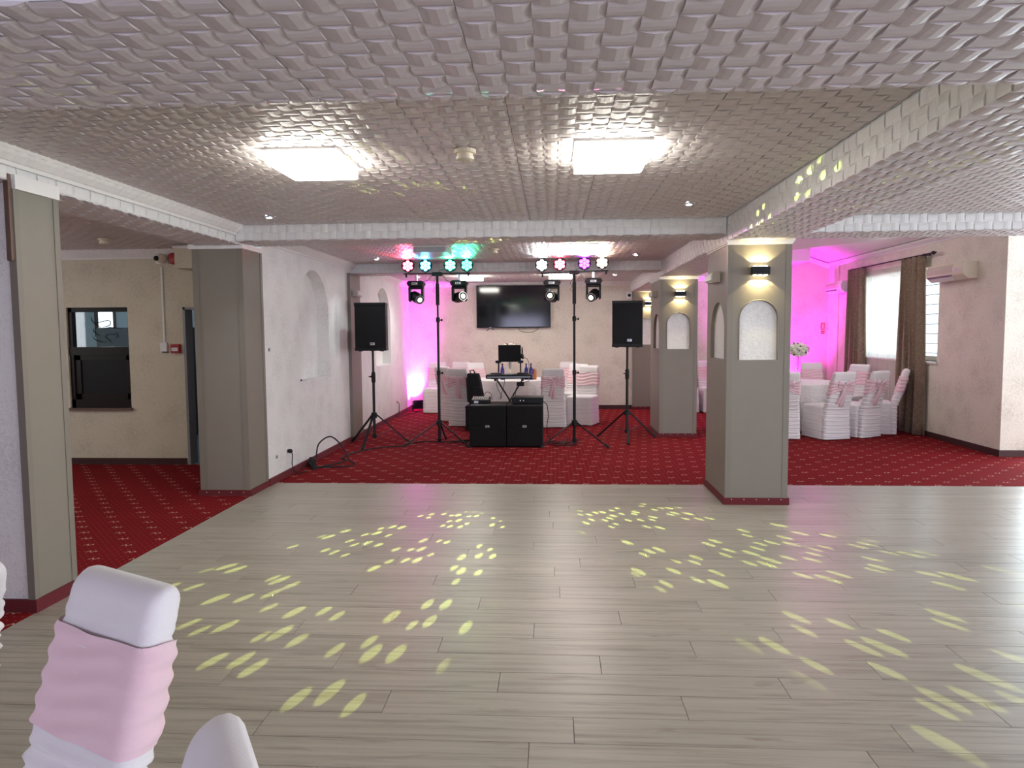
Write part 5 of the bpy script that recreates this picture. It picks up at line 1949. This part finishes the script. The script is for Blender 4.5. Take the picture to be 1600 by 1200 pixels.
cable([(-2.66, 14.62, 0.10), (-2.62, 14.66, 0.35), (-2.60, 14.70, 0.42), (-2.52, 14.75, 0.43)], 0.009, 'black cord arching behind the corner chair')
rnd = random.Random(11)
for k, s_ in enumerate(('tangled black cable at the foot of the right light stand', 'second loop of the cable tangle right of the subwoofers', 'third loop of the cable tangle right of the subwoofers')):
    pts = [(-0.10, 10.45 - 0.1 * k, Zc)]
    for q in range(7):
        pts.append((0.02 + 0.06 * q + rnd.uniform(-0.08, 0.08), 10.2 + rnd.uniform(-0.22, 0.3), Zc + 0.004 * k))
    cable(pts, 0.006, s_)
for k, s_ in enumerate(('tangled black cable left of the subwoofers', 'second loop of the cable tangle left of the subwoofers')):
    pts = [(-1.20, 10.4 - 0.1 * k, Zc)]
    for q in range(5):
        pts.append((-1.28 - 0.05 * q + rnd.uniform(-0.06, 0.06), 10.35 + rnd.uniform(-0.15, 0.2), Zc + 0.004 * k))
    cable(pts, 0.006, s_)
cable([(-0.14, 10.30, 0.60), (-0.09, 10.30, 0.56), (-0.07, 10.28, 0.40), (-0.09, 10.25, 0.25), (-0.06, 10.25, 0.08), (0.02, 10.22, Zc), (0.15, 10.2, Zc)], 0.006, 'cable hanging from the right subwoofer to the floor')
cable([(-0.82, YK, 0.90), (-0.85, YK + 0.02, 0.82), (-0.80, YK + 0.02, 0.70), (-0.77, YK, 0.64), (-0.80, YK - 0.02, 0.61)], 0.004, 'thin cable dangling left under the controller')
cable([(-0.72, YK, 0.92), (-0.74, YK + 0.02, 0.80), (-0.78, YK + 0.02, 0.68), (-0.79, YK, 0.60)], 0.004, 'thin cable dangling in the middle under the controller')
cable([(-0.40, YK, 0.93), (-0.36, YK + 0.02, 0.88), (-0.48, YK + 0.02, 0.84), (-0.55, YK, 0.78), (-0.56, YK - 0.05, 0.62)], 0.004, 'thin cable dangling right under the controller')
cable([(-0.46, YK + 0.05, 1.21), (-0.41, YK + 0.05, 1.22), (-0.37, YK + 0.03, 1.17), (-0.36, YK, 1.08), (-0.42, YK, 0.99)], 0.004, 'thin cable curving from the laptop to the controller')
cable([(-1.0, 10.3, 0.68), (-0.97, 10.34, 0.74), (-0.90, 10.34, 0.72), (-0.88, 10.32, 0.62)], 0.004, 'thin cable looping out of the mixer')
